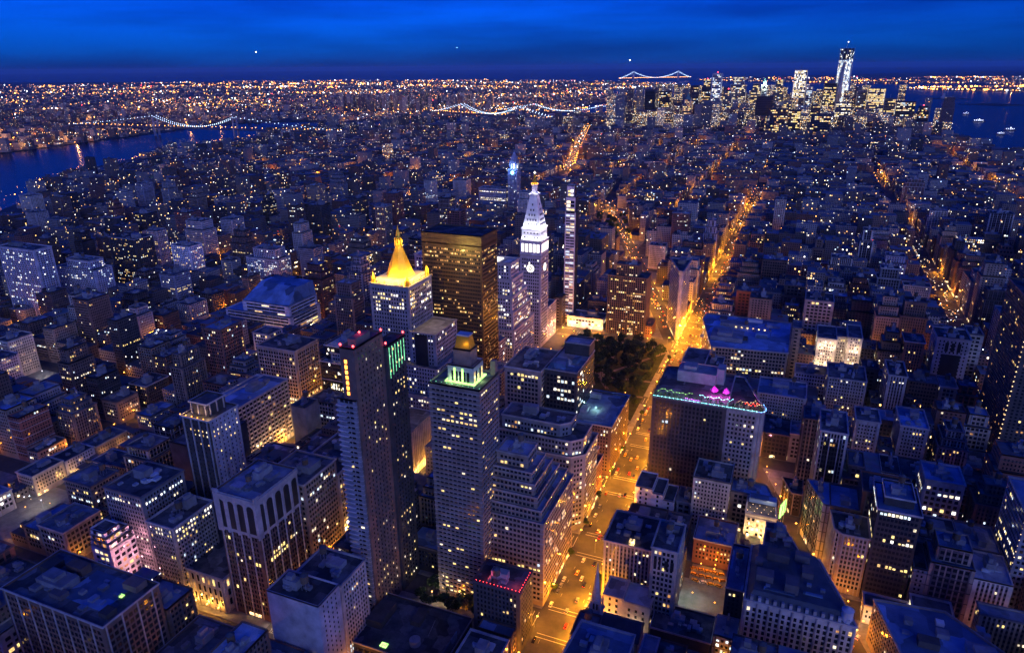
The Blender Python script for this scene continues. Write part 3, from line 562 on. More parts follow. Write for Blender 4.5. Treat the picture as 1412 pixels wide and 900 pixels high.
# --- pink stepped block, amber blocks: floodlights, some of them added
def flood(hname, pts, p, col, r=.5):
    t = [h for h in HEROES if h[1] == hname][0][0]
    b = MB()
    for x, y, z in pts: b.box(x-.3, x+.3, y-.3, y+.3, z-.25, z+.1)
    b.build('floodlight', M['steel'], t)
    for x, y, z in pts: glow(x, y, z+.6, p, col, r, t)
flood('pink stepped block', [(-361, y, z) for y in (242, 252, 262) for z in (10, 27, 42)], 2600, (1, .42, .5))  # upper rows are added in mid-air to carry the pink wash upward
flood('amber ornate block', [(x, 330, z) for x in (-298, -286, -274) for z in (8, 34)]+[(-264.5, 345, 10), (-264.5, 365, 10)], 7000, (1, .5, .09))
flood('amber columned low block', [(x, 252.5, z) for x in (-339, -330, -321, -312, -303) for z in (5,)], 3800, (1, .47, .07))
flood('gold-lit terrace block', [(x, 428, z) for x in (-5, 3, 10) for z in (6, 20)], 5000, (1, .62, .22))
flood('cream lit court loft', [(x, 729, z) for x in (38, 48, 57, 70) for z in (30, 48)], 3000, (1, .7, .4))
flood('white gridded block', [(-398, y, 6) for y in (402, 418, 434, 450)], 5200, (1, .62, .3))
flood('cream arched attic houses', [(70, 387, 5), (86, 387, 5), (78, 387, 5)], 1500, (1, .78, .5))
flood('white shop row', [(-255, 818, 6), (-238, 818, 6), (-222, 818, 6)], 2500, WHT)
flood('lamplit narrow block', [(-187, 346, 5), (-182, 346, 12), (-177, 346, 5), (-182, 346, 25)], 1800, (1, .7, .42))
flood('low beige block', [(-76, 331, 4), (-60, 331, 4)], 1300, (1, .75, .5))
flood('lavender-based pale loft', [(-230, 247, 5), (-218, 247, 5), (-210, 247, 5)], 1300, (.8, .7, 1))
flood('white striped wedge', [(-600, 646, 4), (-580, 646, 4), (-562, 690, 4)], 3500, (1, .65, .3))
flood('lit-roof-court block', [(-150, 525, 47.5), (-138, 520, 47.5), (-160, 530, 47.5)], 1500, (.5, 1, .95))
t = [h for h in HEROES if h[1] == 'lit-roof-court block'][0][0]
part(t, 'light_court', 'lav', lambda b: (b.box(-172, -168, 506, 546, 44.8, 50), b.box(-167.9, -140, 542, 546, 44.8, 49), b.box(-150, -144, 512, 522, 44.8, 47.5), b.box(-134, -128, 508, 536, 44.8, 46.4)))
part(t, 'roof_edge', 'bluemetal', lambda b: b.ring(offset(R(-182, -118, 494, 556), .9), offset(R(-182, -118, 494, 556), -1.6), 46.05, 46.5))
t = [h for h in HEROES if h[1] == 'park-edge blue-roofed loft'][0][0]; glow(-147, 548, 40, 2600, (.4, .9, 1), .4, t); glow(-165, 516, 89, 500, (.5, .8, 1), .3, t)
part(t, 'bulkhead', 'bluemetal', lambda b: (b.box(-174, -162, 504, 516, 84.8, 90), b.box(-160, -155, 520, 530, 84.8, 88)))
part(t, 'roof_pipe', 'steel', lambda b: [b.tube((-176+3*i, 502, 85), (-174+3*i, 508+i, 89), .3) for i in range(5)])
flood('amber uplit blank wall', [(-265.5, 432+5*i, 4) for i in range(9)], 2600, (1, .5, .1), .3)
for nm_, y_ in (('nearest amber tenement', 311), ('middle amber tenement', 338), ('farthest amber tenement', 368)): flood(nm_, [(-529, y_-8, 7), (-529, y_+8, 7)], 1100, (1, .52, .14), .3)
t = [h for h in HEROES if h[1] == 'low dark drum-roofed block'][0][0]
part(t, 'roof_drum', 'grey', lambda b: b.cyl(-172, 268, 9.8, 13.5, 3.2, 3.2, 20))
part(t, 'skylight', EM['crown'], lambda b: b.box(-190, -186, 259, 262, 9.8, 10.6))
part(t, 'blue_panel', EM['blue'] if 0 else 'bluemetal', lambda b: b.prism([(-151.6, 262), (-151.2, 262), (-151.2, 280), (-151.6, 280)], 10, 16))
part(t, 'antenna', 'steel', lambda b: b.tube((-168, 276, 9.8), (-165, 280, 19), .12))
part(t, 'bulkhead', 'dark', lambda b: (b.box(-206, -196, 270, 288, 9.8, 15), b.box(-182, -176, 280, 292, 9.8, 13)))
t = [h for h in HEROES if h[1] == 'dark red-lamped block'][0][0]
lights_thing_later = t
part(t, 'roof_light_string', EM['red'], lambda b: [b.octa(-144+2.2*i, 292.6, 44.6, .22) for i in range(13)]+[b.octa(-117.6, 294+2.2*i, 44.6, .22) for i in range(8)])
glow(-121, 297, 46, 500, (1, .1, .1), .3, t); glow(-138, 297, 46, 300, (1, .1, .1), .3, t)
# --- thin slab tower and its dark twin
t = B('apartment_tower', 'thin slab tower with a blank mauve side wall, lit balcony edge and red roof beacons', 'tower', 'thin slab tower', [(R(-221, -209, 284, 300), 0, 150)], 'grey', (2.9, 3.1, 2.2, 1.7), .08, 'yellow', 'tar', cornice=False, bands=3.1, kit=False, faces=[north], seed=5)
add_volume(t, R(-217, -208, 285, 313), 0, 180, 'brown', (3.4, 3.1, .8, 1.4), .06, 'yellow', faces=[lambda n: n[0] > .5], name='slab')
part(t, 'stair_window', EM['amber'], lambda b: [b.box(-214.5, -213, 284.85, 285.05, 152+i*3.1, 154+i*3.1) for i in range(7)])
part(t, 'balcony', 'lav', lambda b: [b.box(-221.5, -215, 282.6, 284.02, 12+i*3.1, 12.9+i*3.1) for i in range(44)])
add_volume(t, R(-216, -206.5, 313.1, 334), 0, 171, 'dark', (3.2, 3.1, 1.0, 1.5), .12, 'yellow', faces=[lambda n: n[0] > .5], name='dark_wing')
part(t, 'green_fin', EM['green'], lambda b: [b.box(-206.4, -206.25, 316+i*3.2, 316.25+i*3.2, 150+i, 169) for i in range(6)])
part(t, 'bulkhead', 'tan', lambda b: b.box(-215, -210, 290, 304, 178.8, 183))
part(t, 'beacon', EM['red'], lambda b: [b.octa(x, y, z, .8) for x, y, z in ((-216.5, 285.5, 181), (-208.5, 285.5, 181), (-208.5, 312.5, 181), (-207, 333, 172.5), (-207, 314, 172.5), (-212, 297, 184.5))])
HEROES[-1] = (t, 'thin slab tower', [(R(-221, -206, 284, 334), 0, 175)])
# --- crowned tower
t = B('apartment_tower', 'tall mauve tower whose green lit stepped crown ends in a gold lantern', 'tower', 'green crowned tower', [(R(-184, -152, 320, 347), 0, 150)], 'tan', (2.9, 3.05, 1.9, 1.6), .045, 'yellow', 'tar', cornice=False, bands=3.05, rows=[(2, 9, .75, 'yellow'), (125, 134, .3, 'yellow')], kit=False, seed=9)
add_volume(t, R(-175, -159, 327, 341), 148.9, 160, 'lav', (2.4, 9, 1.7, 6.5), .55, 'yellow', name='crown_stage', single=40)
part(t, 'green_light_strip', EM['crown'], lambda b: (b.ring(offset(R(-175, -159, 327, 341), 1.4), offset(R(-175, -159, 327, 341), .3), 149, 149.8), [b.box(x, x+1, 326.5, 326.9, 150, 158) for x in (-171, -166)]))
add_volume(t, offset(R(-175, -159, 327, 341), -2.6), 158.8, 169, 'tan', 'none', name='upper_stage')
q0 = offset(R(-175, -159, 327, 341), -3.2); q1 = offset(q0, -1.2)
part(t, 'gold_lantern', 'gold', lambda b: b.prism(q0, 168, 176, 0, False, False, q1)); part(t, 'lantern_roof', 'membrane', lambda b: b.prism(offset(q1, .3), 176.02, 176.8))
part(t, 'corner_turret', 'tan', lambda b: b.box(-155.6, -152.4, 343.4, 346.6, 148.9, 158))
for x, y in ((-167, 324.5), (-157, 333), (-172, 324.5)): glow(x, y, 151, 900, (.6, 1, .35), .4, t)
for x, y in ((-167, 325.5), (-156.5, 334)): glow(x, y, 171, 380, (1, .6, .1), .4, t)
part(t, 'roof_bead', EM['green'], lambda b: [b.octa(-183+3.4*i, 321, 150.5, .3) for i in range(10)])
# --- gold pyramid tower
t = B('office_tower', 'pale stone tower topped by a floodlit golden pyramid and lantern', 'tower', 'gold pyramid tower',
 [(R(-398, -269, 492, 556), 0, 44), (R(-388, -276, 496, 552), 44, 70), (R(-306, -280, 503, 545), 70, 100), (R(-345, -305.5, 505, 547), 70, 140)], 'limestone', (2.7, 3.7, 1.4, 2.1), .09, 'bright', 'membrane', kit=False, seed=21, rows=[(118, 132, .35, 'bright')])
add_volume(t, R(-300, -288, 501.5, 503), 44, 98, 'black', 'none', name='dark_shaft')
CX, CY = -325.3, 526
oc = lambda r: [(CX+r*math.cos(math.pi/8+math.pi/4*i), CY+r*math.sin(math.pi/8+math.pi/4*i)) for i in range(8)]
part(t, 'crown_base', 'limestone', lambda b: (b.prism(R(CX-16, CX+16, CY-17, CY+17), 138.9, 143.6)))
part(t, 'pyramid_roof', 'gold', lambda b: b.prism(oc(13.0), 143.6, 170.0, 0, True, False, oc(3.0)))
part(t, 'lantern', 'gold', lambda b: (b.prism(oc(3.7), 169.9, 170.6), b.prism(oc(2.6), 170.6, 177), b.prism(oc(3.3), 177, 177.8), b.prism(oc(2.5), 177.8, 188.5, 0, True, False, oc(.15)), [b.box(CX+3.0*math.cos(a)-.3, CX+3.0*math.cos(a)+.3, CY+3.0*math.sin(a)-.3, CY+3.0*math.sin(a)+.3, 170.6, 177) for a in [math.pi/4*i for i in range(8)]]))
def pin(b):
    for sx in (-1, 1):
        for sy in (-1, 1):
            x, y = CX+sx*17, CY+sy*18; b.cyl(x, y, 139, 144.5, 2.3, 2.2, 8); b.cyl(x, y, 144.5, 149.5, 2.2, .15, 8)
            for f in (.35, .68): b.cyl(CX+sx*17*f, y, 139, 142.6, .5, .1, 6); b.cyl(x, CY+sy*18*f, 139, 142.6, .5, .1, 6)
part(t, 'pinnacle', 'gold', pin)
part(t, 'crown_lamp', EM['amber'], lambda b: [b.octa(CX-15+3.0*i, CY-18.8, 140.6, .5) for i in range(11)]+[b.octa(CX+17.6, CY-16+4*i, 140.6, .5) for i in range(9)])
for i in range(5):
    glow(CX-14+7*i, CY-22, 148, 14000, (1, .62, .12), .5, t); glow(CX+22, CY-15+7.5*i, 148, 10000, (1, .62, .12), .5, t)
for a in range(8): glow(CX+6.8*math.cos(a*.785), CY+6.8*math.sin(a*.785), 173, 1700, (1, .72, .25), .3, t)
# --- white clock tower
sh = R(-294, -268, 739, 765); mx, my = -281, 752
t = B('clock_tower', 'white lit clock tower with steep dormered roof and glowing gold cupola', 'tower', 'white clock tower', [(sh, 0, 114)], 'lav', (2.7, 4.1, 1.5, 2.2), .035, 'bright', 'tar', kit=False, cornice=True, seed=4)
add_volume(t, sh, 114.1, 131, 'lav', 'none', name='loggia_stage', trim='trim', cornice=True)
part(t, 'loggia_opening', EM['clock'], lambda b: ([b.box(-292+4.7*i, -288.9+4.7*i, 738.85, 739.05, 117.5, 127) for i in range(5)], [b.box(-268.05, -267.85, 741.5+4.7*i, 744.6+4.7*i, 117.5, 127) for i in range(5)]))
def dial(b, n):
    for r0, r1, o in ((4.6, 0, .25),):
        k = 24; k0 = len(b.v)
        for i in range(k):
            a = 2*math.pi*i/k; p, z = r0*math.cos(a), 98+r0*math.sin(a)
            b.v.append((mx+p, 739-o, z) if n == 'n' else (-268+o, my+p, z))
        b.f.append(tuple(range(k0, k0+k))); b.m.append(0)
for n in 'nw':
    c = part(t, 'clock_face', EM['clock'], lambda b: dial(b, n))
    def hands(b):
        for ang, ln, wd in ((60, 3.2, .5), (200, 2.1, .7)):
            a = math.radians(ang); ca, sa = math.cos(a), math.sin(a)
            q = [(-.4*ca+wd*-sa/2, -.4*sa+wd*ca/2), (ln*ca-wd*sa/2, ln*sa+wd*ca/2), (ln*ca+wd*sa/2, ln*sa-wd*ca/2), (-.4*ca+wd*sa/2, -.4*sa-wd*ca/2)]
            k0 = len(b.v); b.v += [((mx+p, 738.6, 98+z) if n == 'n' else (-267.6, my+p, 98+z)) for p, z in q]; b.f.append((k0, k0+1, k0+2, k0+3)); b.m.append(0)
        for i in range(12):
            a = i*math.pi/6; p, z = 1.9*math.cos(a), 1.9*math.sin(a)
            k0 = len(b.v); e = .55; b.v += [((mx+p+dx, 738.65, 98+z+dz) if n == 'n' else (-267.65, my+p+dx, 98+z+dz)) for dx, dz in ((-e, -e), (e, -e), (e, e), (-e, e))]; b.f.append((k0, k0+1, k0+2, k0+3)); b.m.append(0)
    b = MB(); hands(b); b.build('clock_hands', M['black'], c, tuple(t.location))
sq = lambda r: R(mx-r, mx+r, my-r, my+r)
part(t, 'crown_stage', 'whitestone', lambda b: (b.prism(sq(11.4), 130.9, 145), b.ring(offset(sq(11.4), .8), sq(11.38), 143.5, 145.2)))
part(t, 'crown_window', 'black', lambda b: [b.box(mx-8+4*i-.8, mx-8+4*i+.8, my-11.52, my-11.35, z, z+1.6) for i in range(5) for z in (133.5, 138.5)]+[b.box(mx+11.35, mx+11.52, my-8+4*i-.8, my-8+4*i+.8, z, z+1.6) for i in range(5) for z in (133.5, 138.5)])
rf = part(t, 'steep_roof', 'whitestone', lambda b: b.prism(sq(10.6), 145.1, 182, 0, True, False, sq(3.9)))
def dorm(b):
    for z, k in ((148, 5), (153, 4), (158.5, 3), (164, 2), (170, 1)):
        r = 10.6-(z-145.1)*6.7/36.9
        for i in range(k):
            p = (i-(k-1)/2)*3.3; b.box(mx+p-.7, mx+p+.7, my-r-.35, my-r+1.2, z, z+2.3); b.box(mx+r-1.2, mx+r+.35, my+p-.7, my+p+.7, z, z+2.3)
part(t, 'dormer', 'slate', dorm)
part(t, 'belvedere', 'whitestone', lambda b: (b.prism(sq(5.2), 182.02, 183.2), b.cyl(mx, my, 183.2, 185, 4.4, 4.4, 12), b.cyl(mx, my, 185, 192.5, 3.3, 3.3, 12), b.cyl(mx, my, 192.5, 193.4, 4.0, 4.0, 12)))
part(t, 'cupola', 'gold', lambda b: (b.cyl(mx, my, 193.4, 196.5, 3.4, 3.0, 12), b.cyl(mx, my, 196.5, 199.6, 3.0, 1.2, 12), b.cyl(mx, my, 199.6, 203.5, 1.0, .9, 10), b.cyl(mx, my, 203.5, 205, 1.8, .2, 10)))
part(t, 'top_lamp', EM['clock'], lambda b: b.octa(mx, my, 206.3, 1.4))
part(t, 'cupola_lamp', EM['amber'], lambda b: [b.octa(mx+3.7*math.cos(a), my+3.7*math.sin(a), 194.2, .55) for a in [i*.7854 for i in range(8)]])
WF = (.93, .92, 1.0)
for i in range(5):
    glow(mx-10+5*i, my-13.6, 132.6, 900, WF, .4, t); glow(mx+13.6, my-10+5*i, 132.6, 800, WF, .4, t)
for i in range(3):
    glow(mx-8+8*i, my-14.5, 147.5, 3000, WF, .5, t); glow(mx+14.5, my-8+8*i, 147.5, 2600, WF, .5, t)
for a in range(6): glow(mx+6.8*math.cos(a*1.047), my+6.8*math.sin(a*1.047), 184.5, 600, WF, .3, t); glow(mx+5.2*math.cos(a*1.047), my+5.2*math.sin(a*1.047), 195, 350, (1, .6, .12), .3, t)
t = B('office_building', 'lavender pink annex at the foot of the white clock tower', 'building', 'pink clock tower annex', [(R(-330, -268, 765.2, 796), 0, 44)], 'lav', 'small', .1, 'bright', 'tar')
for y in (770, 780, 790): glow(-262, y, 10, 3500, (1, .55, .5), .5, t)
t = [h for h in HEROES if h[1] == 'pale stepped office block'][0][0]
for i in range(4): unit_box(t, 'roof_light', 'clock', -332, 659+5*i, 124.95, 90, 1.1, 1.4)
# --- thin glass tower
t = B('apartment_tower', 'very slim glass tower with white lit top floors and striped light face', 'tower', 'slim striped glass tower', [(R(-272, -258, 838, 851), 0, 148, (5.7, 3.6, 5.4, 1.6)), (R(-271.5, -259, 838.5, 850), 148, 166, (5.2, 4.5, 5.0, 3.4)), (R(-270.5, -261, 840, 849), 166, 180, (3.6, 4.5, 3.4, 3.6))], 'lav', 'curtain', .42, 'pale', 'tar', cornice=False, kit=False, faces=[north], rows=[(148, 180, .95, 'bright')], seed=8)
part(t, 'dark_side_wall', 'black', lambda b: (b.box(-258.02, -257.93, 838.1, 850.9, .2, 147.6), b.box(-259.02, -258.9, 838.6, 849.9, 148, 165.6), b.box(-261.02, -260.9, 840.1, 848.9, 166, 179.6)))
# --- prow shaped tower at the fork
fp = [(-122.5, 824.6), (-119.5, 824), (-118.5, 826), (-118.5, 884), (-143.5, 884)]
t = B('office_tower', 'narrow prow shaped stone tower in the fork of the two amber avenues', 'tower', 'prow shaped tower', [(fp, 0, 88)], 'limestone', (2.6, 3.9, 1.2, 2.0), .025, 'warm', 'tar', kit=False, bands=7.8, shop=lambda n: True, seed=6)
part(t, 'bulkhead', 'tan', lambda b: b.box(-131, -123, 862, 876, 86.8, 91))
part(t, 'crown_cornice', 'trim', lambda b: b.ring(offset(fp, 1.4), offset(fp, .03), 86.2, 88.6))
# --- block with the coloured roof bar
t = B('loft_building', 'big dark and pale piered block carrying a crowded roof bar strung with coloured lights', 'building', 'roof bar block', [([(-86, 490), (-31.2, 490), (-31.2, 552), (-86, 552)], 0, 81)], 'dark', (2.8, 3.7, 1.6, 2.1), .015, 'pale', 'tar', piers=1, kit=False, trim='dtrim', seed=2)
pp = [(-31, 490.2), (-9, 490.2), (-5.5, 492), (-4.5, 496), (-24, 551.8), (-31, 551.8)]
add_volume(t, pp, 0, 81.2, 'limestone', (2.8, 3.7, 1.5, 2.1), .05, 'pale', rows=[(6, 11, .7, 'bright')], trim='trim', piers=1, cornice=True, name='pale_wing', single=60, pd=.55)
part(t, 'bulkhead', 'grey', lambda b: (b.box(-74, -44, 528, 546, 79.8, 89), b.box(-44.02, -38, 532, 544, 79.8, 93), b.box(-70, -60, 532, 542, 88.9, 92)))
ROOFBAR = t
HEROES[-1] = (t, 'roof bar block', [(R(-86, -6, 490, 552), 0, 81)])
rr = random.Random(3)
for i in range(26):
    x = -84+78*i/25+rr.uniform(-1, 1); y = rr.uniform(493, 499); h = rr.uniform(1.6, 3.2)
    pl = empty('potted_palm', (x, y, 79.9)); tag(pl, None, 'plant', 'potted plants along the roof bar edge')
    pl['label'] = 'leafy potted plant in the row along the roof bar edge'
    b = MB(); b.cyl(x, y, 79.9, 80.8, .5, .62, 8); b.build('pot', M['rust'], pl, (x, y, 79.9))
    b = MB()
    for k in range(26):
        a = rr.random()*6.28; q = rr.uniform(.2, 1.25); c = (x+q*math.cos(a), y+q*math.sin(a), 80.8+rr.random()*h); e = rr.uniform(.25, .5)
        b.quad((c[0]-e, c[1], c[2]), (c[0], c[1]-e*.6, c[2]+.2), (c[0]+e, c[1], c[2]+e), (c[0], c[1]+e*.6, c[2]+.5))
    b.build('fronds', M['leaf'], pl, (x, y, 79.9))
def lights_thing(name, label, cat, group, pts, kind, r, pw=0, col=None):
    b = MB()
    for p in pts: b.octa(*p, r)
    for p, q in zip(pts[:-1], pts[1:]):
        if (Vector(p)-Vector(q)).length < 9: b.tube(p, q, .04, 3)
    o = b.build(name, EM[kind], None, pts[0]); tag(o, label, cat, group)
    if pw:
        for p in pts[::max(1, len(pts)//4)]: glow(p[0], p[1], p[2]+.8, pw, col, .4, o)
    return o
lights_thing('light_string', 'pale blue string of bulbs along the near edge of the roof bar', 'string lights', 'roof bar lights', [(-85+3*i, 489.3, 82.3) for i in range(26)], 'cyan', .3, 350, (.35, .9, 1))
lights_thing('light_string', 'green white string of bulbs over the left end of the roof bar', 'string lights', 'roof bar lights', [(-83+2.3*i, 497+rr.uniform(-2, 3), 83.5+rr.random()) for i in range(12)], 'crown', .3, 450, (.7, 1, .6))
lights_thing('light_string', 'turquoise bulbs over the middle of the roof bar', 'string lights', 'roof bar lights', [(-52+2*i, 498+rr.uniform(-2, 3), 83+rr.random()) for i in range(13)], 'cyan', .32, 500, (.2, .95, 1))
lights_thing('light_string', 'violet bulbs at the foot of the middle plants of the roof bar', 'string lights', 'roof bar lights', [(-62+1.6*i, 494+rr.uniform(-1, 1), 81.4) for i in range(8)], 'violet', .3, 350, (.6, .15, 1))
lights_thing('light_string', 'warm white bulbs crowding the rounded right end of the roof bar', 'string lights', 'roof bar lights', [(-24+1.5*i, 497+rr.uniform(-3, 6), 83+rr.random()*2) for i in range(12)], 'shop', .3, 500, (1, .7, .4))
lights_thing('light_string', 'red bulbs among the tables at the right end of the roof bar', 'string lights', 'roof bar lights', [(-19+1.4*i, 500+rr.uniform(-2, 6), 81.6) for i in range(8)], 'tail', .3)
lights_thing('light_string', 'blue bulbs round the curved corner edge of the roof bar', 'string lights', 'roof bar lights', [(-10, 489.5, 82), (-7, 490, 82), (-5, 491.5, 82), (-4, 494, 82), (-4, 497, 82), (-6, 503, 82)], 'blue', .35)
for i, (x, y) in enumerate(((-43, 512), (-34, 512))):
    u = empty('parasol', (x, y, 79.9)); tag(u, ('magenta lit canopy tent on the roof bar, left one', 'magenta lit canopy tent on the roof bar, right one')[i], 'parasol', 'magenta canopies')
    b = MB(); b.cyl(x, y, 79.9, 86.6, .12, .12, 6); b.build('pole', M['steel'], u, (x, y, 79.9))
    b = MB(); b.cyl(x, y, 84.0, 87, 2.9, .3, 8); b.cyl(x, y, 83.2, 84.02, 2.9, 2.9, 8, top=False); b.build('canopy', M['umbrella'], u, (x, y, 79.9))
    glow(x-1.5, y-5, 84, 2600, (1, .05, .75), .4, u); glow(x+1.5, y-5.5, 88, 1800, (1, .05, .75), .4, u)
# --- church
t = empty('church', (-80, 318, 0)); tag(t, 'pale stone church with a tall thin spire standing beside the amber avenue', 'church')
part(t, 'tower', 'limestone', lambda b: (b.box(-83.6, -76.4, 314.4, 321.6, 0, 24), b.ring(offset(R(-83.6, -76.4, 314.4, 321.6), .6), offset(R(-83.6, -76.4, 314.4, 321.6), .02), 23, 24.2), b.box(-82.4, -77.6, 315.6, 320.4, 24, 31)))
part(t, 'spire', 'limestone', lambda b: (b.cyl(-80, 318, 31, 32, 3.0, 3.0, 8), b.cyl(-80, 318, 32, 57, 2.4, .1, 8)))
part(t, 'pinnacle', 'limestone', lambda b: [(b.cyl(-80+sx*3.1, 318+sy*3.1, 24.2, 29, .6, .5, 6), b.cyl(-80+sx*3.1, 318+sy*3.1, 29, 33, .6, .05, 6)) for sx in (-1, 1) for sy in (-1, 1)])
part(t, 'belfry_opening', 'black', lambda b: [b.box(-81.3+1.9*i, -80.3+1.9*i, 315.45, 315.65, 25.5, 29.5) for i in range(2)]+[b.box(-77.65, -77.45, 316.6+1.9*i, 317.6+1.9*i, 25.5, 29.5) for i in range(2)])
def garch(b):
    q = [(-81.5, 19.5), (-78.5, 19.5), (-78.5, 21.2), (-80, 23), (-81.5, 21.2)]; b.v += [(x, 314.25, z) for x, z in q]; b.f.append((0, 1, 2, 3, 4)); b.m.append(0)
part(t, 'gothic_window', 'black', garch)
part(t, 'nave', 'limestone', lambda b: b.box(-76.3, -54, 313, 330, 0, 12))
part(t, 'nave_roof', 'slate', lambda b: b.prism(R(-76.3, -53.4, 312.4, 330.6), 12.02, 20, 0, True, True, R(-76.3, -53.4, 321, 322)))
for x in (-83, -77.5): glow(x, 311.5, 18.5, 700, (.75, 1, .8), .3, t)
HEROES.append((t, 'church spire', [(R(-84, -76, 314, 322), 0, 55)])); SOLIDS.append((R(-84, -54, 313, 331), 0, 24, t.name))
# --- blue clock tower far behind
t = B('office_tower', 'far stone tower with blue lit belfry and small clock, behind the lit blue office slab', 'tower', 'blue clock tower', [(R(-615, -593, 1474, 1496), 0, 104), (R(-612, -596, 1477, 1493), 104, 122, (5, 14, 3, 11))], 'lav', 'apt', .03, 'cool', 'tar', kit=False, rows=[(104, 122, .9, 'cool')])
part(t, 'steep_roof', 'lav', lambda b: (b.prism(R(-610, -598, 1479, 1491), 121, 128), b.prism(R(-609, -599, 1480, 1490), 128, 140, 0, True, False, R(-605, -603, 1484, 1486)), b.cyl(-604, 1485, 140, 146, 1, .2, 8)))
def cdial(b):
    b.v += [(-604+4*math.cos(i*.393), 1473.7, 96+4*math.sin(i*.393)) for i in range(16)]; b.f.append(tuple(range(16))); b.m.append(0)
part(t, 'clock_face', EM['cyan'], cdial)
for x in (-612, -604, -596): glow(x, 1468, 105, 9000, (.12, .3, 1), .6, t)
# --- the downtown skyline
FAR = (7.5, 8.5, 6.8, 5.6)
sky_ = [('white lit',-126,-52,4727,290,'unfinished tower lit white from top to bottom, left of the tallest tower','white-lit downtown tower','lav',.9,'bright'),('glass',-48,-12,4700,197,'slim dim glass tower touching the white lit unfinished tower','slim dim downtown tower','lav',.35,'cool'),('yellow slab',44,111,4449,219,'dark slab with yellow lit upper floors just left of the tallest tower','yellow-banded downtown slab','bronze',.5,'yellow'),
('wfcA',270,359,4483,190,'broad downtown tower blazing with yellow lit floors by the harbour','blazing yellow downtown tower','tan',.92,'yellow'),('wfcB',222,277,4560,178,'dim downtown tower directly left of the blazing yellow one','dim tower by the harbour','grey',.12,'mix'),('wfcC',368,426,4600,136,'lower downtown tower with a lit cap right of the blazing yellow one','lit-capped lower tower','grey',.3,'yellow'),('rows',397,486,4250,136,'wide dark downtown block with long rows of pale light near the shore','wide row-lit shore block','dark',.35,'pale'),('slimR',470,519,4000,124,'last slim tower of the skyline at the shore with a red roof light','last shore tower','dark',.25,'mix'),
('dark slab',-267,-187,3900,169,'windowless dark slab tower standing before the downtown skyline','windowless downtown slab','black',.0,'mix'),('tallgrey',-237,-174,4800,232,'flat topped grey tower with red roof lights behind the windowless slab','flat grey downtown tower','grey',.25,'mix'),('gothic',-280,-249,4385,215,'slender old tower with a green white floodlit peak downtown','floodlit peaked downtown tower','cream',.3,'cool'),('yellow top',-366,-310,4800,211,'downtown tower with broad yellow lit top floors left of the floodlit peak','yellow-topped downtown tower','tan',.25,'yellow'),
('spruce',-560,-506,4431,274,'tall rippled grey tower at the left of the skyline, the highest there','tall rippled downtown tower','lav',.22,'cool'),('broad',-503,-405,4900,248,'broad downtown tower with scattered pale floors right of the tall rippled one','broad pale-floored tower','grey',.3,'pale'),('pair',-677,-622,4900,231,'slim downtown tower with a red roof lamp left of the tall rippled one','slim red-lamped tower','dark',.25,'mix'),('mid',-486,-437,4400,184,'mid height downtown tower in front of the broad pale floored tower','mid-height front tower','grey',.2,'mix'),('gold top',-671,-620,4139,140,'old civic tower with amber lit columns and a stepped top','amber civic tower','cream',.45,'amber'),('dim',-872,-810,4500,172,'dim tower at the left end of the downtown skyline','dim left-end tower','dark',.12,'mix'),
('dim2',-711,-666,4700,200,'narrow tower between the amber civic tower and the left end of the skyline','narrow left tower','dark',.2,'mix'),('dark2',-875,-818,4100,188,'plain dark tower beside the dim left end of the skyline','plain dark left tower','black',.04,'mix'),('r1',-153,-108,4300,128,'low lit block in front of the white lit unfinished tower','low lit front block','tan',.35,'yellow'),('r2',-8,40,4300,107,'low brown block between the white lit tower and the tallest tower','low brown front block','brown',.3,'amber'),('r3',111,188,4250,126,'block with glaring white base lights at the foot of the tallest tower','block under the tallest tower','grey',.3,'bright'),('b1',-180,-101,3600,127,'dark broad block with many warm windows before the white lit tower','warm-windowed front block','dark',.35,'warm'),('b2',-103,-46,3650,119,'squarish block with warm rows beside the far end of the amber avenue','warm-rowed front block','dark',.32,'yellow'),('b3',-1,84,3600,104,'broad dark block with sparse lights right of the far end of the amber avenue','sparse-lit front block','dark',.18,'mix')]
for n_, x0, x1, y, h, lab, short, wall, lit, pal in sky_:
    dp = min(60, x1-x0)
    tiers = [(R(x0, x1, y, y+dp), 0, h)]
    if n_ in ('gold top', 'yellow top', 'pair', 'dim2', 'mid', 'slimR', 'tallgrey', 'broad'): tiers = [(R(x0, x1, y, y+dp), 0, h*.82), (offset(R(x0, x1, y, y+dp), -(x1-x0)*.14), h*.82, h)]
    t = B('downtown_tower', lab, 'tower', short, tiers, wall, FAR, lit, pal, 'tar', cornice=False, kit=False, single=0, group=None)
    c = cen(tiers[-1][0])
    if n_ in ('gothic', 'gold top'): part(t, 'peaked_roof', 'copper', lambda b: b.prism(offset(tiers[-1][0], -4), h-1, h+34, 0, True, False, [(c[0]+.1*(p[0]-c[0]), c[1]+.1*(p[1]-c[1])) for p in tiers[-1][0]]))
    if n_ == 'gothic': [glow(c[0]+dx, y-14, h+6, 90000, (.7, 1, .85), 1, t) for dx in (-12, 0, 12)]
    if n_ in ('pair', 'slimR', 'tallgrey', 'spruce', 'mid'): part(t, 'beacon', EM['red'], lambda b: b.octa(*c, h+5, 3))
    if n_ in ('tallgrey', 'white lit', 'wfcC'): part(t, 'mast', 'steel', lambda b: b.tube((*c, h-1), (*c, h+22), .8))
t = empty('downtown_tower', (140, 4557, 0)); tag(t, 'tallest tower of the skyline, unfinished, white lit glass narrowing under a dark open top', 'tower')
TX, TY = 140, 4557; s1 = R(TX-36, TX+36, TY-36, TY+36)
oc1 = [(TX-36, TY-36), (TX, TY-36.1), (TX+36, TY-36), (TX+36.1, TY), (TX+36, TY+36), (TX, TY+36.1), (TX-36, TY+36), (TX-36.1, TY)]
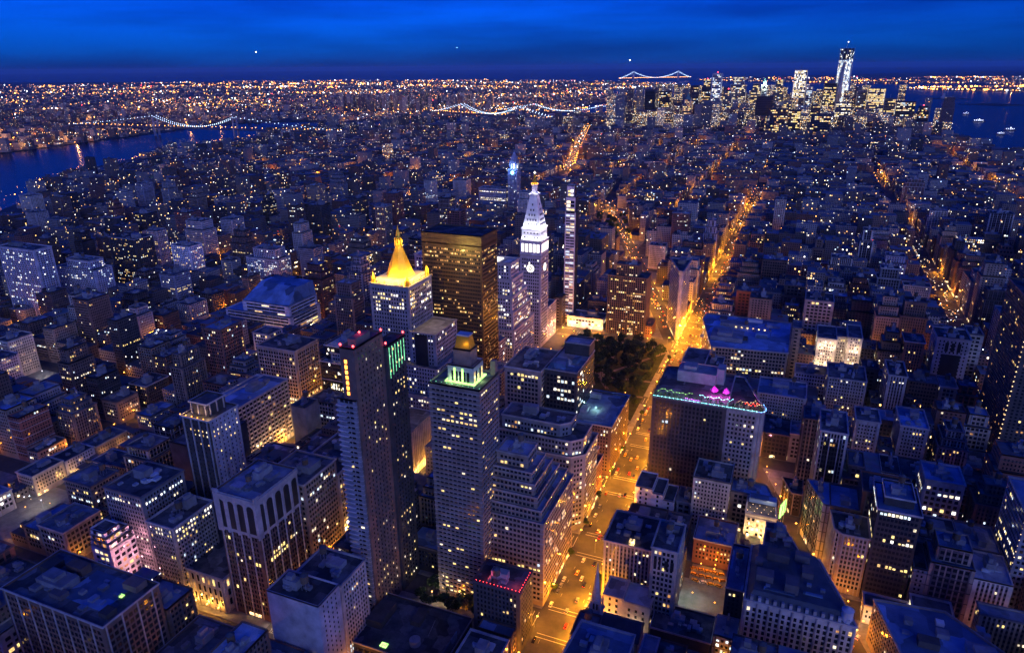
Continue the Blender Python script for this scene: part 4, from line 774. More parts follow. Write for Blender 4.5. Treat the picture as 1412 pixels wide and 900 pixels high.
def oct2(z):
    f = (z-55)/(417-55); k = 36-(36-18)*f
    return [(TX-k, TY-k), (TX, TY-36), (TX+k, TY-k), (TX+36, TY), (TX+k, TY+k), (TX, TY+36), (TX-k, TY+k), (TX-36, TY)]
part(t, 'base', 'grey', lambda b: b.prism(s1, 0, 55)); part(t, 'walls', 'lav', lambda b: b.prism(oct2(55), 55, 340, 0, True, False, oct2(340)))
part(t, 'open_steel_top', 'black', lambda b: b.prism(offset(oct2(340), -2), 340, 398, 0, True, False, offset(oct2(398), -2)))
part(t, 'steel_columns', 'steel', lambda b: ([b.tube((*p, 340), (*q, 402), 1.2, 4) for p, q in zip(oct2(340), oct2(402))], b.tube((TX-10, TY-10, 398), (TX-2, TY-10, 428), 1.2)))
b = MB(); r_ = random.Random(5); z = 58
while z < 396:
    P = oct2(z+2)
    for (i, j) in ((7, 0), (0, 1), (1, 2), (2, 3)):
        a, c = Vector(P[i]), Vector(P[j]); l = (c-a).length; u = (c-a)/l; n = Vector((u.y, -u.x)); k = int(l/5)
        for q in range(k):
            if r_.random() < (.62+.25*math.sin(q*2.1+i) if z < 335 else .16):
                p = a+u*(q+.5)*l/k+n*.6; e = u*l/k*.44
                b.quad((p.x-e.x, p.y-e.y, z), (p.x+e.x, p.y+e.y, z), (p.x+e.x, p.y+e.y, z+5.5), (p.x-e.x, p.y-e.y, z+5.5), r_.choice((4, 4, 6, 3, 4)))
    z += 7.2
o = b.build('windows', WM, t); o['kind'] = 'stuff'
part(t, 'top_lamp', EM['clock'], lambda b: b.octa(TX-2, TY-10, 431, 4.5))
HEROES.append((t, 'tallest downtown tower', [(s1, 0, 400)])); SOLIDS.append((s1, 0, 400, t.name))
# --- bridges
def bridge(label, short, pa, pb, back, th, deck, col, tall, kind, tw=14, sz=1.0):
    """towers at pa and pb, anchorages beyond; main and side cables carry lamps"""
    pa, pb = Vector(pa), Vector(pb); u = (pb-pa).normalized(); L_ = (pb-pa).length; n = Vector((-u.y, u.x)); m = (pa+pb)/2
    t = empty('suspension_bridge', (m.x, m.y, 0)); tag(t, label, 'bridge')
    ea, eb = pa-u*back, pb+u*back
    def dk(b):
        q = [ea-n*tw, eb-n*tw, eb+n*tw, ea+n*tw]; b.prism([(p.x, p.y) for p in q], deck-4*sz, deck, 0, True, True)
    part(t, 'deck', 'dtrim', dk)
    for p in (pa, pb):
        def tow(b):
            for s in (-1, 1):
                c = p+n*s*tw; e = 3.2*sz; b.prism(R(c.x-e, c.x+e, c.y-e, c.y+e), -6, th, 0, True, False, R(c.x-e*.7, c.x+e*.7, c.y-e*.7, c.y+e*.7))
            for z in (deck+(th-deck)*.45, th-5*sz): b.tube((*(p-n*tw), z), (*(p+n*tw), z), 2.4*sz, 6)
        part(t, 'tower', tall, tow)
    path = []
    for i in range(41): f = i/40; path.append((pa+u*L_*f, deck+6+(th-deck-6)*(2*f-1)**2))
    sa = [(ea+(pa-ea)*f, deck+3+(th-deck-3)*f**1.25) for f in [i/12 for i in range(13)]]; sb = [(eb+(pb-eb)*f, deck+3+(th-deck-3)*f**1.25) for f in [i/12 for i in range(13)]]
    def cab(b):
        for ch in (path, sa, sb):
            for (p, z), (q, z2) in zip(ch[:-1], ch[1:]):
                for s in (-1, 1): b.tube((*(p+n*s*tw), z), (*(q+n*s*tw), z2), .4*sz, 4)
    part(t, 'cable', 'steel', cab)
    def lam(b):
        for ch in (path, sa, sb):
            for p, z in ch[::(1 if kind != 'cablefew' else 2)]:
                for s in (-1, 1): b.octa(*(p+n*s*tw), z+1.5, 1.5*sz)
    part(t, 'cable_lamp', EM['cable'], lam)
    k = int((eb-ea).length/60)
    part(t, 'deck_lamp', EM['sodium'], lambda b: [b.octa(*(ea+(eb-ea)*(i/k)+n*s*tw*.9), deck+8, 1.5*sz) for i in range(k+1) for s in (-1, 1)])
    HEROES.append((t, short, [])); return t
bridge('steel suspension bridge hung with pearl like lamps crossing the near river, far left', 'near river bridge', geo(40.7146, -73.9749), geo(40.7125, -73.9695), 600, 95, 40, 0, 'steel', 'cable', 14, 1.3)
bridge('suspension bridge with two lit cable peaks over the river, left of the amber dock lights', 'second river bridge', geo(40.7095, -73.9925), geo(40.7058, -73.9888), 300, 98, 41, 0, 'steel', 'cable', 15, 1.5)
bridge('stone towered bridge with pale lit cables, nearest the downtown skyline', 'stone river bridge', geo(40.7074, -73.9990), geo(40.7048, -73.9945), 290, 84, 40, 0, 'tan', 'cable', 13, 1.4)
bridge('huge far suspension bridge on the horizon outlined in blue white lamps', 'far horizon bridge', geo(40.6087, -74.0384), geo(40.6040, -74.0522), 370, 192, 66, 0, 'steel', 'cable', 16, 3.6)
# --- billboard
t = empty('billboard', (19, 470, 0)); tag(t, 'green white glowing billboard on a steel frame beside the cut street', 'billboard')
part(t, 'panel', EM['crown'], lambda b: b.prism([(14, 462), (14.6, 461.8), (18, 471.8), (17.4, 472)], 15, 26)); part(t, 'frame', 'steel', lambda b: [b.tube((15.6+1.6*i, 463.5+5*i, 0), (15.6+1.6*i, 463.5+5*i, 26.5), .25) for i in range(2)])
# --- the taxi lot
t = MB(); t.box(-37, -14, 365, 409.5, .1, .158); o = t.build('parking_lot', M['walk'], None, (0, 0, 0)); o['kind'] = 'structure'
# --- aircraft and boats
def plane(x, y, z, lab, r, em):
    t = empty('aircraft', (x, y, z)); tag(t, lab, 'aircraft', None)
    part_ = lambda nm, m, f: (lambda b: (f(b), b.build(nm, m, t, (x, y, z))))(MB())
    part_('fuselage', M['csilver'], lambda b: (b.tube((x-14, y, z), (x+16, y, z), 2, 8), b.tube((x+16, y, z), (x+20, y, z), 1, 6)))
    part_('wing', M['csilver'], lambda b: b.prism([(x-3, y-17), (x+1, y-17), (x+5, y), (x+1, y+17), (x-3, y+17), (x, y)], z-.4, z, 0, True, True))
    part_('tailfin', M['csilver'], lambda b: b.box(x-14, x-10, y-.3, y+.3, z, z+6))
    part_('landing_light', EM[em], lambda b: b.octa(x+14, y-3, z-1, r))
plane(-5910, 6785, CZ+178, 'bright aircraft light low in the sky at the upper left', 8, 'mercury')
plane(-2086, 8755, CZ+63, 'aircraft light just above the far horizon bridge', 8, 'mercury')
plane(-4010, 8054, CZ+217, 'faint aircraft light high in the middle of the sky', 4, 'mercury')
for i, (x, y, ln, lab) in enumerate(((906, 4952, 70, 'big white lit ferry out on the harbour, nearest the skyline'), (938, 4344, 55, 'white lit boat at the right frame edge on the harbour'), (949, 5642, 45, 'small lit boat far out beyond the big ferry'), (843, 4063, 40, 'small boat near the right shore piers'), (-3346, 2136, 60, 'moored boat with white deck lights on the river at the left frame edge'), (305, 5317, 45, 'lit tug on the water behind the blazing yellow tower'))):
    t = empty('boat', (x, y, -3)); tag(t, lab, 'boat', None)
    def bp_(nm, m, f):
        b = MB(); f(b); b.build(nm, m, t, (x, y, -3))
    hw = ln*.13
    bp_('hull', M['dtrim'], lambda b: b.prism([(x-ln/2, y-hw*.7), (x+ln*.3, y-hw*.7), (x+ln*.46, y), (x+ln*.3, y+hw*.7), (x-ln/2, y+hw*.7)], -3.2, .5, 0, True, False, [(x-ln/2, y-hw), (x+ln*.32, y-hw), (x+ln/2, y), (x+ln*.32, y+hw), (x-ln/2, y+hw)]))
    bp_('cabin', M['cwhite'], lambda b: (b.box(x-ln*.35, x+ln*.25, y-hw*.7, y+hw*.7, .48, 5), b.box(x-ln*.2, x+ln*.2, y-hw*.5, y+hw*.5, 4.98, 8.5)))
    bp_('deck_light', EM['mercury'], lambda b: [b.octa(x-ln*.36+ln*.6*k/4, y-hw, 6, ln*.018) for k in range(5)]+[b.octa(x, y, 11, ln*.022)])
t = empty('statue', (*geo(40.6892, -74.0445), 0)); tag(t, 'tiny floodlit statue on its pedestal on the small harbour island', 'statue')
sx_, sy_ = geo(40.6892, -74.0445)
part(t, 'pedestal', 'limestone', lambda b: (b.box(sx_-22, sx_+22, sy_-22, sy_+22, 0, 16), b.prism(R(sx_-11, sx_+11, sy_-11, sy_+11), 16, 46, 0, True, False, R(sx_-8, sx_+8, sy_-8, sy_+8))))
part(t, 'figure', 'copper', lambda b: (b.cyl(sx_, sy_, 46, 74, 6, 3.2, 10), b.cyl(sx_, sy_, 74, 80, 2.3, 1.8, 8), b.tube((sx_+2.5, sy_, 72), (sx_+6, sy_, 88), 1.3)))
part(t, 'torch', EM['amber'], lambda b: b.octa(sx_+6, sy_, 91, 3.5))

# --- roofs of the big near blocks
def HT(n): return [h for h in HEROES if h[1] == n][0][0]
t = HT('dark mansard block'); mp_ = [(-1, 334), (55, 334), (37, 384), (-1, 384)]
part(t, 'mansard_roof', 'slate', lambda b: b.prism(offset(mp_, -.5), 43.6, 48.2, 0, True, False, offset(mp_, -4)))
part(t, 'corner_drum', 'lav', lambda b: (b.cyl(50, 337.5, 43, 50.5, 3.0, 3.0, 16), b.cyl(50, 337.5, 50.5, 52.5, 3.2, .4, 16)))
for i in range(13): unit_box(t, 'dormer', 'trim', 2.6+4.0*i, 335.0, 43.9, 1.6, 1.6, 2.6)
for x, y, a, c, h in ((8, 350, 9, 7, 4), (22, 346, 7, 9, 6), (14, 370, 12, 6, 5), (30, 362, 6, 8, 3.5), (4, 362, 4, 5, 3), (27, 374, 8, 5, 4.5)): unit_box(t, 'bulkhead', 'dtrim', x, y, 48.1, a, c, h)
for x, y, a in ((16, 341, 16), (33, 345, 10)): unit_box(t, 'skylight_strip', 'bluemetal', x, y, 48.1, a, 1.6, 1.0)
for x, y in ((38, 350), (24, 354), (10, 343), (31, 352)): unit_box(t, 'cooling_unit', 'steel', x, y, 48.1, 2.4, 1.8, 1.6)
t = HT('angular blue-roofed block')
for x, y, a, c, h, m_ in ((92, 352, 10, 6, 4, 'dark'), (100, 362, 6, 5, 3, 'grey'), (118, 345, 7, 4, 2.5, 'bluemetal'), (84, 366, 4, 4, 3, 'membrane'), (110, 335, 12, 3, 1.5, 'steel'), (95, 338, 3, 6, 2, 'steel'), (126, 333, 4, 4, 3, 'grey')): unit_box(t, 'bulkhead', m_, x, y, 28.8, a, c, h)
unit_box(t, 'pale_hatch', 'cwhite', 100, 371, 29, 4, 3.5, 2)
t = HT('wide flat-roofed loft block')
unit_box(t, 'blue_roof_patch', 'bluemetal', -322, 197, 56.85, 30, 22, .25)
for x, y, a, c, h, m_ in ((-362, 200, 8, 9, 4, 'dark'), (-346, 204, 12, 6, 5, 'brown'), (-338, 186, 9, 5, 3, 'dtrim'), (-306, 206, 10, 7, 4, 'brown'), (-355, 186, 5, 6, 2, 'grey'), (-318, 184, 4, 3, 1.5, 'steel'), (-328, 192, 3, 3, 2, 'membrane'), (-302, 186, 6, 6, 3, 'dark')): unit_box(t, 'bulkhead', m_, x, y, 56.8, a, c, h)
unit_box(t, 'lit_skylight', 'crown', -307, 198, 57.1, 2.6, 2.2, .5)
t = HT('broad diagonal block')
for x, y, a, c, h, m_ in ((-50, 770, 30, 12, 4, 'grey'), (-20, 745, 12, 10, 5, 'bluemetal'), (-40, 730, 14, 6, 3, 'dark'), (-10, 780, 14, 9, 3, 'membrane'), (-64, 788, 8, 8, 2.5, 'dtrim'), (-30, 790, 16, 5, 3, 'cwhite')): unit_box(t, 'bulkhead', m_, x, y, 46.8, a, c, h)
for i in range(6): unit_box(t, 'terrace_lamp', 'shop', -48+6*i, 763.6, 47.4, 1.6, .4, 1.2)
t = HT('arcade topped tower')
for x, y, a, c, h in ((-286, 268, 8, 6, 2), (-275, 284, 5, 9, 2), (-289, 286, 6, 5, 2.4)): unit_box(t, 'cooling_unit', 'steel', x, y, 86.8, a, c, h)

t = HT('white striped wedge')
part(t, 'sloping_roof', 'bluemetal', lambda b: b.prism(R(-640, -568, 655, 709), 43.2, 62, 0, True, False, [(-632, 684), (-570, 674), (-570, 708), (-630, 708)]))
t = HT('dark string-lit tower')
part(t, 'corner_lamp', EM['shop'], lambda b: [b.octa(174.4, 618.4, 6+4.2*i, .55) for i in range(33)])
t = HT('grey right-edge tower')
part(t, 'corner_lamp', EM['shop'], lambda b: [b.octa(142.5, 425.5, 14+4*i, .3) for i in range(15)])
t = HT('recessed arch loft')
part(t, 'recess', 'black', lambda b: b.box(145.5, 161.5, 739.86, 740.02, 5, 54)); part(t, 'attic_window', 'black', lambda b: [b.box(147+5.2*i, 150+5.2*i, 739.86, 740.02, 57, 66) for i in range(3)])  # recess is a flat black panel; its shade is painted, not modelled
t = HT('white-framed dark loft'); part(t, 'glass_recess', 'black', lambda b: b.box(37, 49, 493.88, 493.98, 8, 66))

t = HT('twin-gabled grey loft'); unit_box(t, 'lit_roof_hatch', 'shop', -70, 361, 40.9, 3, 3, 3)
t = HT('tall narrow cream loft'); part(t, 'dark_arch', 'black', lambda b: [b.box(-53.6+3.3*i, -51.4+3.3*i, 343.86, 344.02, 42, 48) for i in range(4)])
t = HT('gold-lit terrace block'); part(t, 'terrace_lamp', EM['shop'], lambda b: [b.octa(-7+1.5*i, 435+(i % 3)*4, 34.4, .3) for i in range(13)])
for x, y in ((-4, 440), (6, 444)): glow(x, y, 36.5, 900, (1, .7, .4), .3, t)
unit_box(t, 'roof_canopy', 'bluemetal', 2, 451, 33, 18, 7, 3.4)
# ------------------------------------------------------------------ the rest of the city, lot by lot
rg = random.Random(41)
hero_boxes = []
for p, z0, z1, i in SOLIDS:
    xs = [q[0] for q in p]; ys = [q[1] for q in p]; hero_boxes.append((min(xs)-1.2, max(xs)+1.2, min(ys)-1.2, max(ys)+1.2))
HB = np.array(hero_boxes)
EXTRA = [(-40, -12, 352, 412), (-196, -148, 300, 333), (-75, -50, 300, 334)]   # taxi lot, court garden, church yard
HB = np.vstack([HB, np.array(EXTRA)])
# sight lines that stay open: avenues, crossings, the park, the fronts of the landmarks
SEE = []
SEE += [(-104, y, 0, 8) for y in range(300, 900, 18)]+[(-110, y, 0, 4) for y in range(900, 2080, 40)]
SEE += [(-112-.3615*(y-790), y, 0, 8) for y in range(800, 1320, 25)]+[(206, y, 0, 4) for y in list(range(1000, 1480, 40))+list(range(2000, 2500, 60))]
SEE += [(-695-.258*(y-2138), y, 2, 6) for y in range(2080, 3900, 60)]+[(-300-.368*(y-1310), y, 2, 6) for y in range(1320, 1760, 40)]
SEE += [(-415, y, 0, 6) for y in range(445, 485, 10)]+[(-514, 289, 0, 5), (-752, 460, 0, 5), (-242, 787, 0, 8), (-262, 262, 0, 6), (-180, 318, 0, 6), (-25, 395, 0, 6), (-26, 375, 0, 6), (0, 540, 0, 5), (54, 372, 0, 5), (63, 374, 0, 5), (-715, 330, 0, 5), (-600, 322, 0, 5)]
SEE += [(x, y, 4, 6) for x in (-225, -180, -135) for y in (600, 680, 760)]+[(-240+22*i, 818, 2, 5) for i in range(4)]
for rt_, nm_, tiers in HEROES:
    hmax = max([t[2] for t in tiers] or [0])
    for t in tiers[:1]+tiers[-1:]:
        p, z0, z1 = t[:3]
        for a, c, l, u, n, vis in edges(p):
            if vis < 0: continue
            for f in (.05, .5, .95):
                for zz in (z1, z0+(z1-z0)*.75, hmax*.45): SEE.append((a[0]+u[0]*l*f, a[1]+u[1]*l*f, zz, 0))
SEE = np.array(SEE)
def cap_height(poly, h):
    """lower a filler building until it leaves the sight lines free"""
    xs = [q[0] for q in poly]; ys = [q[1] for q in poly]; x0, x1, y0, y1 = min(xs), max(xs), min(ys), max(ys)
    P = SEE; m = SEE[:, 3]
    with np.errstate(divide='ignore', invalid='ignore'):
        ax, bx = (x0-m)/P[:, 0], (x1+m)/P[:, 0]; ay, by = (y0-m)/P[:, 1], (y1+m)/P[:, 1]
    t0 = np.maximum(np.minimum(ax, bx), np.minimum(ay, by)); t1 = np.minimum(np.maximum(ax, bx), np.maximum(ay, by))
    ok = (t0 < t1) & (t1 > 0) & (t0 < .998)
    if not ok.any(): return h
    te = np.clip(t1[ok], 0, 1); zz = CZ+(P[ok, 2]-CZ)*te      # lowest point of the sight line over the lot
    return min(h, float(zz.min())-.5)
def zone(x, y):
    """typical storeys height and chance of a tower"""
    if y < 1550:
        if -110 < x < 470: return rg.choice((22, 30, 38, 44, 50, 56, 62)), .05, 75
        if x >= 470: return rg.choice((14, 20, 28, 40, 52)), .05, 70
        if x > -430: return rg.choice((22, 32, 40, 48, 55)), .06, 80
        if x > -950: return rg.choice((14, 16, 20, 26, 36, 44)), .07, 75
        return rg.choice((14, 18, 22, 38)), .12, 62
    if y < 3000:
        if -500 < x < 300: return rg.choice((16, 20, 24, 30, 36)), .03, 55
        return rg.choice((13, 15, 17, 20, 24)), .05, 48
    if y < 3700: return rg.choice((16, 20, 26, 34)), .06, 60
    if -1000 < x < 600: return rg.choice((35, 50, 75, 100)), .38, 150
    return rg.choice((16, 20, 45)), .2, 52
LOTS = []
def in_view(x, y, m=60):
    px, py, k = pj(x, y, 20); return k > 0 and -m < px < 1412+m and py < 900+m+160
def add_lots(blk, w0, w1, two=True):
    xs = [q[0] for q in blk]; ys = [q[1] for q in blk]; x0, x1, y0, y1 = min(xs), max(xs), min(ys), max(ys); ym = (y0+y1)/2+rg.uniform(-3, 3)
    for (ya, yb) in (((y0+.6, ym-2), (ym+2, y1-.6)) if two and y1-y0 > 34 else ((y0+.6, y1-.6),)):
        x = x0+.6
        while x < x1-6:
            wd = rg.uniform(w0, w1); xe = min(x+wd, x1-.6)
            if x1-.6-xe < w0*.6: xe = x1-.6
            yb2 = yb-rg.choice((0, 0, 3, 6)) if ya < ym else yb; ya2 = ya+rg.choice((0, 0, 3, 6)) if ya >= ym else ya
            p = R(x, xe-.25, ya2, yb2); x = xe
            c = cen(p)
            if not in_view(*c): continue
            if ((HB[:, 0] < p[1][0]) & (HB[:, 1] > p[0][0]) & (HB[:, 2] < p[2][1]) & (HB[:, 3] > p[0][1])).any():
                # shrink round the landmark if a useful piece remains
                q = p; good = False
                for hb in HB[(HB[:, 0] < p[1][0]) & (HB[:, 1] > p[0][0]) & (HB[:, 2] < p[2][1]) & (HB[:, 3] > p[0][1])]:
                    cand = [clip(q, 1, 0, hb[0]), clip(q, -1, 0, -hb[1]), clip(q, 0, 1, hb[2]), clip(q, 0, -1, -hb[3])]
                    cand = [k for k in cand if len(k) >= 3]
                    if not cand: q = []; break
                    q = max(cand, key=area)
                if len(q) < 3 or area(q) < 90: continue
                xq = [k[0] for k in q]; yq = [k[1] for k in q]
                if max(xq)-min(xq) < 7 or max(yq)-min(yq) < 7: continue
                p = q; c = cen(p)
            for p in split_bw(p):
                # only keep the piece inside the block polygon (blocks cut by the diagonal avenue)
                if area(p) < 70: continue
                h, pt, ht = zone(*cen(p)); h *= rg.uniform(.85, 1.15)
                if rg.random() < pt: h = ht*rg.uniform(.8, 1.25)
                h = cap_height(p, h)
                if h < 6.5: continue
                LOTS.append([p, h, None])
seen_b = set()
for blk, n in BLOCKS:
    xs = [q[0] for q in blk]; ys = [q[1] for q in blk]; k = (round(min(xs), 1), round(min(ys), 1), round(max(xs), 1))
    y = (min(ys)+max(ys))/2
    if y > 3250: continue
    if y < 900: add_lots(blk, 13, 30)
    elif y < 1700: add_lots(blk, 16, 36)
    else: add_lots(blk, 22, 44)
def pip(x, y, poly):
    r = False
    for i in range(len(poly)):
        a, c = poly[i-1], poly[i]
        if (a[1] > y) != (c[1] > y) and x < (c[0]-a[0])*(y-a[1])/(c[1]-a[1])+a[0]: r = not r
    return r
for y in range(2125, 3240, 38):           # the avenues that end at the square and below: closed by later blocks
    for x0, x1 in ((-117, -89), (195, 221) if y > 2700 else (0, 0)):
        if x1 > x0 and y % 4 != 1: LOTS.append([R(x0, x1, y, y+30), rg.uniform(12, 26), None])
LOTS = [l for l in LOTS if pip(*cen(l[0]), MANH)]
gy = 3250
while gy < 5300:
    gx = -3200
    while gx < 900:
        wx, wy = rg.uniform(24, 50), rg.uniform(26, 48)
        p = R(gx, gx+wx, gy+rg.uniform(0, 6), gy+wy)
        if pip(*cen(p), MANH) and in_view(*cen(p)) and not ((HB[:, 0] < p[1][0]) & (HB[:, 1] > p[0][0]) & (HB[:, 2] < p[2][1]) & (HB[:, 3] > p[0][1])).any():
            h, pt, ht = zone(*cen(p)); h *= rg.uniform(.8, 1.2)
            if rg.random() < pt: h = ht*rg.uniform(.7, 1.4)
            h = cap_height(p, h)
            if h > 6: LOTS.append([p, h, None])
        gx += wx+rg.choice((1, 1, 1, 12))
    gy += 60
# what the camera sees of each: a small painter's buffer
BWD, BHT = 706, 450
buf = np.full((BHT, BWD), -1, np.int32)
def faces3(p, z0, z1):
    fs = [[(x, y, z1) for x, y in p]]
    for a, c, l, u, n, vis in edges(p):
        if vis > 0: fs.append([(*a, z0), (*c, z0), (*c, z1), (*a, z1)])
    return fs
def paint(f, i):
    q = [pj(*v) for v in f]
    if min(k[2] for k in q) < 5: return
    px = np.array([k[0] for k in q])*BWD/1412; py = np.array([k[1] for k in q])*BHT/900
    X0, X1, Y0, Y1 = int(max(0, px.min())), int(min(BWD, px.max()+1)), int(max(0, py.min())), int(min(BHT, py.max()+1))
    if X1 <= X0 or Y1 <= Y0: return
    gx, gy = np.meshgrid(np.arange(X0, X1)+.5, np.arange(Y0, Y1)+.5); m = np.ones(gx.shape, bool); s = 0
    for j in range(len(px)): s += px[j-1]*py[j]-px[j]*py[j-1]
    s = 1 if s > 0 else -1
    for j in range(len(px)):
        dx, dy = px[j]-px[j-1], py[j]-py[j-1]; m &= s*(dx*(gy-py[j-1])-dy*(gx-px[j-1])) >= 0
    buf[Y0:Y1, X0:X1][m] = i
order = [(cen(p)[0]**2+cen(p)[1]**2, p, 0, h, i) for i, (p, h, _) in enumerate(LOTS)]+[(cen(p)[0]**2+cen(p)[1]**2+(3 if z0 < 1 else 0)-z0, p, z0, z1, -2) for p, z0, z1, _ in SOLIDS]
for _, p, z0, z1, i in sorted(order, key=lambda a: -a[0]):
    for f in faces3(p, z0, z1)[::-1]: paint(f, i)
cnt = np.bincount(buf[buf >= 0].ravel(), minlength=len(LOTS))
NEAR = [i for i in np.argsort(-cnt) if cnt[i] > 0]
n_b = max(0, 298-len(HEROES))
CHOSEN = set(int(i) for i in NEAR[:n_b])
# labels: what it looks like, and which landmark it stands by
ANCH = [(h[1], pj(*cen(h[2][0][0]), h[2][-1][2]*.6) , cen(h[2][0][0])) for h in HEROES if h[2] and h[1]]
WALLS = [('red', 'red brick'), ('brown', 'brown brick'), ('tan', 'tan brick'), ('grey', 'grey'), ('limestone', 'pale stone'), ('dark', 'dark brick'), ('cream', 'cream'), ('lav', 'pale stucco'), ('brown', 'brown brick'), ('tan', 'tan brick'), ('dark', 'dark brick'), ('red', 'red brick')]
ORD = ['nearest', 'second', 'third', 'fourth', 'fifth', 'sixth', 'seventh', 'eighth', 'ninth', 'tenth', 'eleventh', 'twelfth', 'thirteenth', 'fourteenth', 'fifteenth', 'sixteenth', 'seventeenth', 'eighteenth', 'nineteenth', 'twentieth']
def relation(x, y, z):
    px, py, k = pj(x, y, z); best = None
    for nm, (ax, ay, ak), (wx, wy) in ANCH:
        dd = math.hypot((px-ax), (py-ay)*1.3)
        if best is None or dd < best[0]: best = (dd, nm, px-ax, py-ay, k-ak)
    dd, nm, dx, dy, dk = best
    rel = ('right of' if dx > 0 else 'left of') if abs(dx) > abs(dy)*1.2 else ('beyond' if dy < 0 else 'in front of')
    return dd, nm, rel
def unique_labels(items):
    """items: list of [phrase, dist, anchor, rel, obj]; give every one its own wording"""
    g = {}
    for it in items: g.setdefault((it[0], it[2], it[3]), []).append(it)
    for (ph, nm, rel), its in g.items():
        its.sort(key=lambda i: i[1])
        for k, it in enumerate(its):
            it[4]['label'] = f'{ph} {rel} the {nm}' if len(its) == 1 else f'{ORD[min(k, 19)]} {ph} {rel} the {nm}'
items = []
for i in sorted(CHOSEN):
    p, h, _ = LOTS[i]; r = random.Random(i*7+1); wall, wn = r.choice(WALLS); xs = [q[0] for q in p]; wd = max(xs)-min(xs)
    apt = h > 45 and r.random() < .4 or cen(p)[0] < -600
    sty = r.choice(('apt', 'small')) if apt else r.choice(('loft', 'small', 'office', 'grid', 'loft', 'small'))
    size = 'tall' if h > 52 else 'mid-height' if h > 30 else 'low'; shape = 'narrow' if wd < 14 else 'broad' if wd > 26 else 'boxy'
    kind = 'apartment_building' if apt else 'townhouse' if h < 17 and wd < 18 else 'loft_building'
    roof = r.choice(('tar', 'tar', 'gravel', 'gravel', 'membrane', 'bluemetal', 'tar')); tank = h > 24 and r.random() < .5
    tiers = [(p, 0, h)]
    if h > 40 and r.random() < .55 and len(p) == 4 and wd > 15: tiers = [(p, 0, h*.74), (offset(p, -2.2), h*.74, h*.87), (offset(p, -4.6), h*.87, h)] if wd > 20 and r.random() < .5 else [(p, 0, h*.8), (offset(p, -2.6), h*.8, h)]
    c = cen(p); lit = r.choice((.004, .01, .02, .035, .06)) if c[0] > -350 else r.choice((.015, .03, .05, .08))
    near_av = min(seg_d(*c, *s) for s in (((-103, 0), (-103, 2200)), (BW[0], BW[1]), (BW[2], BW[3]), ((208, 700), (208, 2500)))) < 45
    o = building(kind, None, 'building', None, tiers, wall, sty, lit, r.choice(('mix', 'mix', 'warm', 'yellow', 'pale', 'cool')), roof, cornice=r.random() < .65 and not apt, piers=r.choice((0, 0, 0, 2, 3)) if not apt else 0,
        rows=[(h*.5, h*.5+4, .6, r.choice(('bright', 'cool', 'yellow')))] if r.random() < .18 else None, seed=i+5, tank=tank, hero=False, spandrel=not apt and r.random() < .4, trim=r.choice(('trim', 'dtrim', 'dtrim')), single=100 if cnt[i] > 700 else 0,
        bands=r.choice((0, 0, 0, 7.6)), group=None, shop=(lambda n: True) if near_av else None, kit=True)
    rn = {'membrane': 'pale roof', 'bluemetal': 'blue roof', 'gravel': 'grey roof', 'tar': 'dark roof'}[roof]
    ph = f'{size} {wn} block with {"water tank" if tank else rn}'
    d_, nm, rel = relation(c[0], c[1], h); items.append([ph, d_, nm, rel, o])
unique_labels(items)
for it in items: it[4]['group'] = 'ordinary city blocks'
# everything smaller: one object whose material draws storeys and windows in wall metres
V = []; F = []; UV = []; MI = []; RNDV = []; COLV = []
wall_cols = [(.20, .10, .08), (.14, .095, .085), (.24, .19, .16), (.22, .21, .22), (.32, .28, .27), (.08, .07, .07), (.36, .32, .30), (.18, .13, .11)]
def stuff_box(p, z0, z1, seed, top=True, tint=None, busy=False):
    r = random.Random(seed); col = tint or r.choice(wall_cols); f_ = r.uniform(.7, 1.25); col = tuple(c*f_ for c in col); rn = r.random()*.975
    if busy or r.random() < .012: rn = r.uniform(.976, 1)      # an office floor plan still at work
    n = len(V); k = len(p); V.extend([(x, y, z0) for x, y in p]+[(x, y, z1) for x, y in p])
    for i in range(k):
        j = (i+1) % k; l = math.hypot(p[j][0]-p[i][0], p[j][1]-p[i][1]); o = (i*37+seed % 91)*3.3
        F.append((n+i, n+j, n+k+j, n+k+i)); UV.extend([(o, z0), (o+l, z0), (o+l, z1), (o, z1)]); MI.append(0); RNDV.append(rn); COLV.append(col)
    if top:
        F.append(tuple(n+k+i for i in range(k))); UV.extend([(0, 0)]*k); MI.append(1); RNDV.append(rn); COLV.append(col)
for i, (p, h, _) in enumerate(LOTS):
    if i in CHOSEN: continue
    c = cen(p); r = random.Random(i); stuff_box(p, 0, h, i, busy=c[1] > 3750 and h > 55 and r.random() < .55)
    if c[1] < 2300 and len(p) == 4:
        wx = p[1][0]-p[0][0]; wy = p[2][1]-p[1][1]
        for q in range(r.choice((1, 2, 3, 4)) if c[1] < 1200 else r.choice((1, 1, 2))):
            bx, by = p[0][0]+wx*r.uniform(.1, .6), p[0][1]+wy*r.uniform(.1, .6); stuff_box(R(bx, bx+min(8, wx*.35)*r.uniform(.4, 1), by, by+min(9, wy*.35)*r.uniform(.4, 1)), h-.02, h+r.uniform(1.5, 5), i)
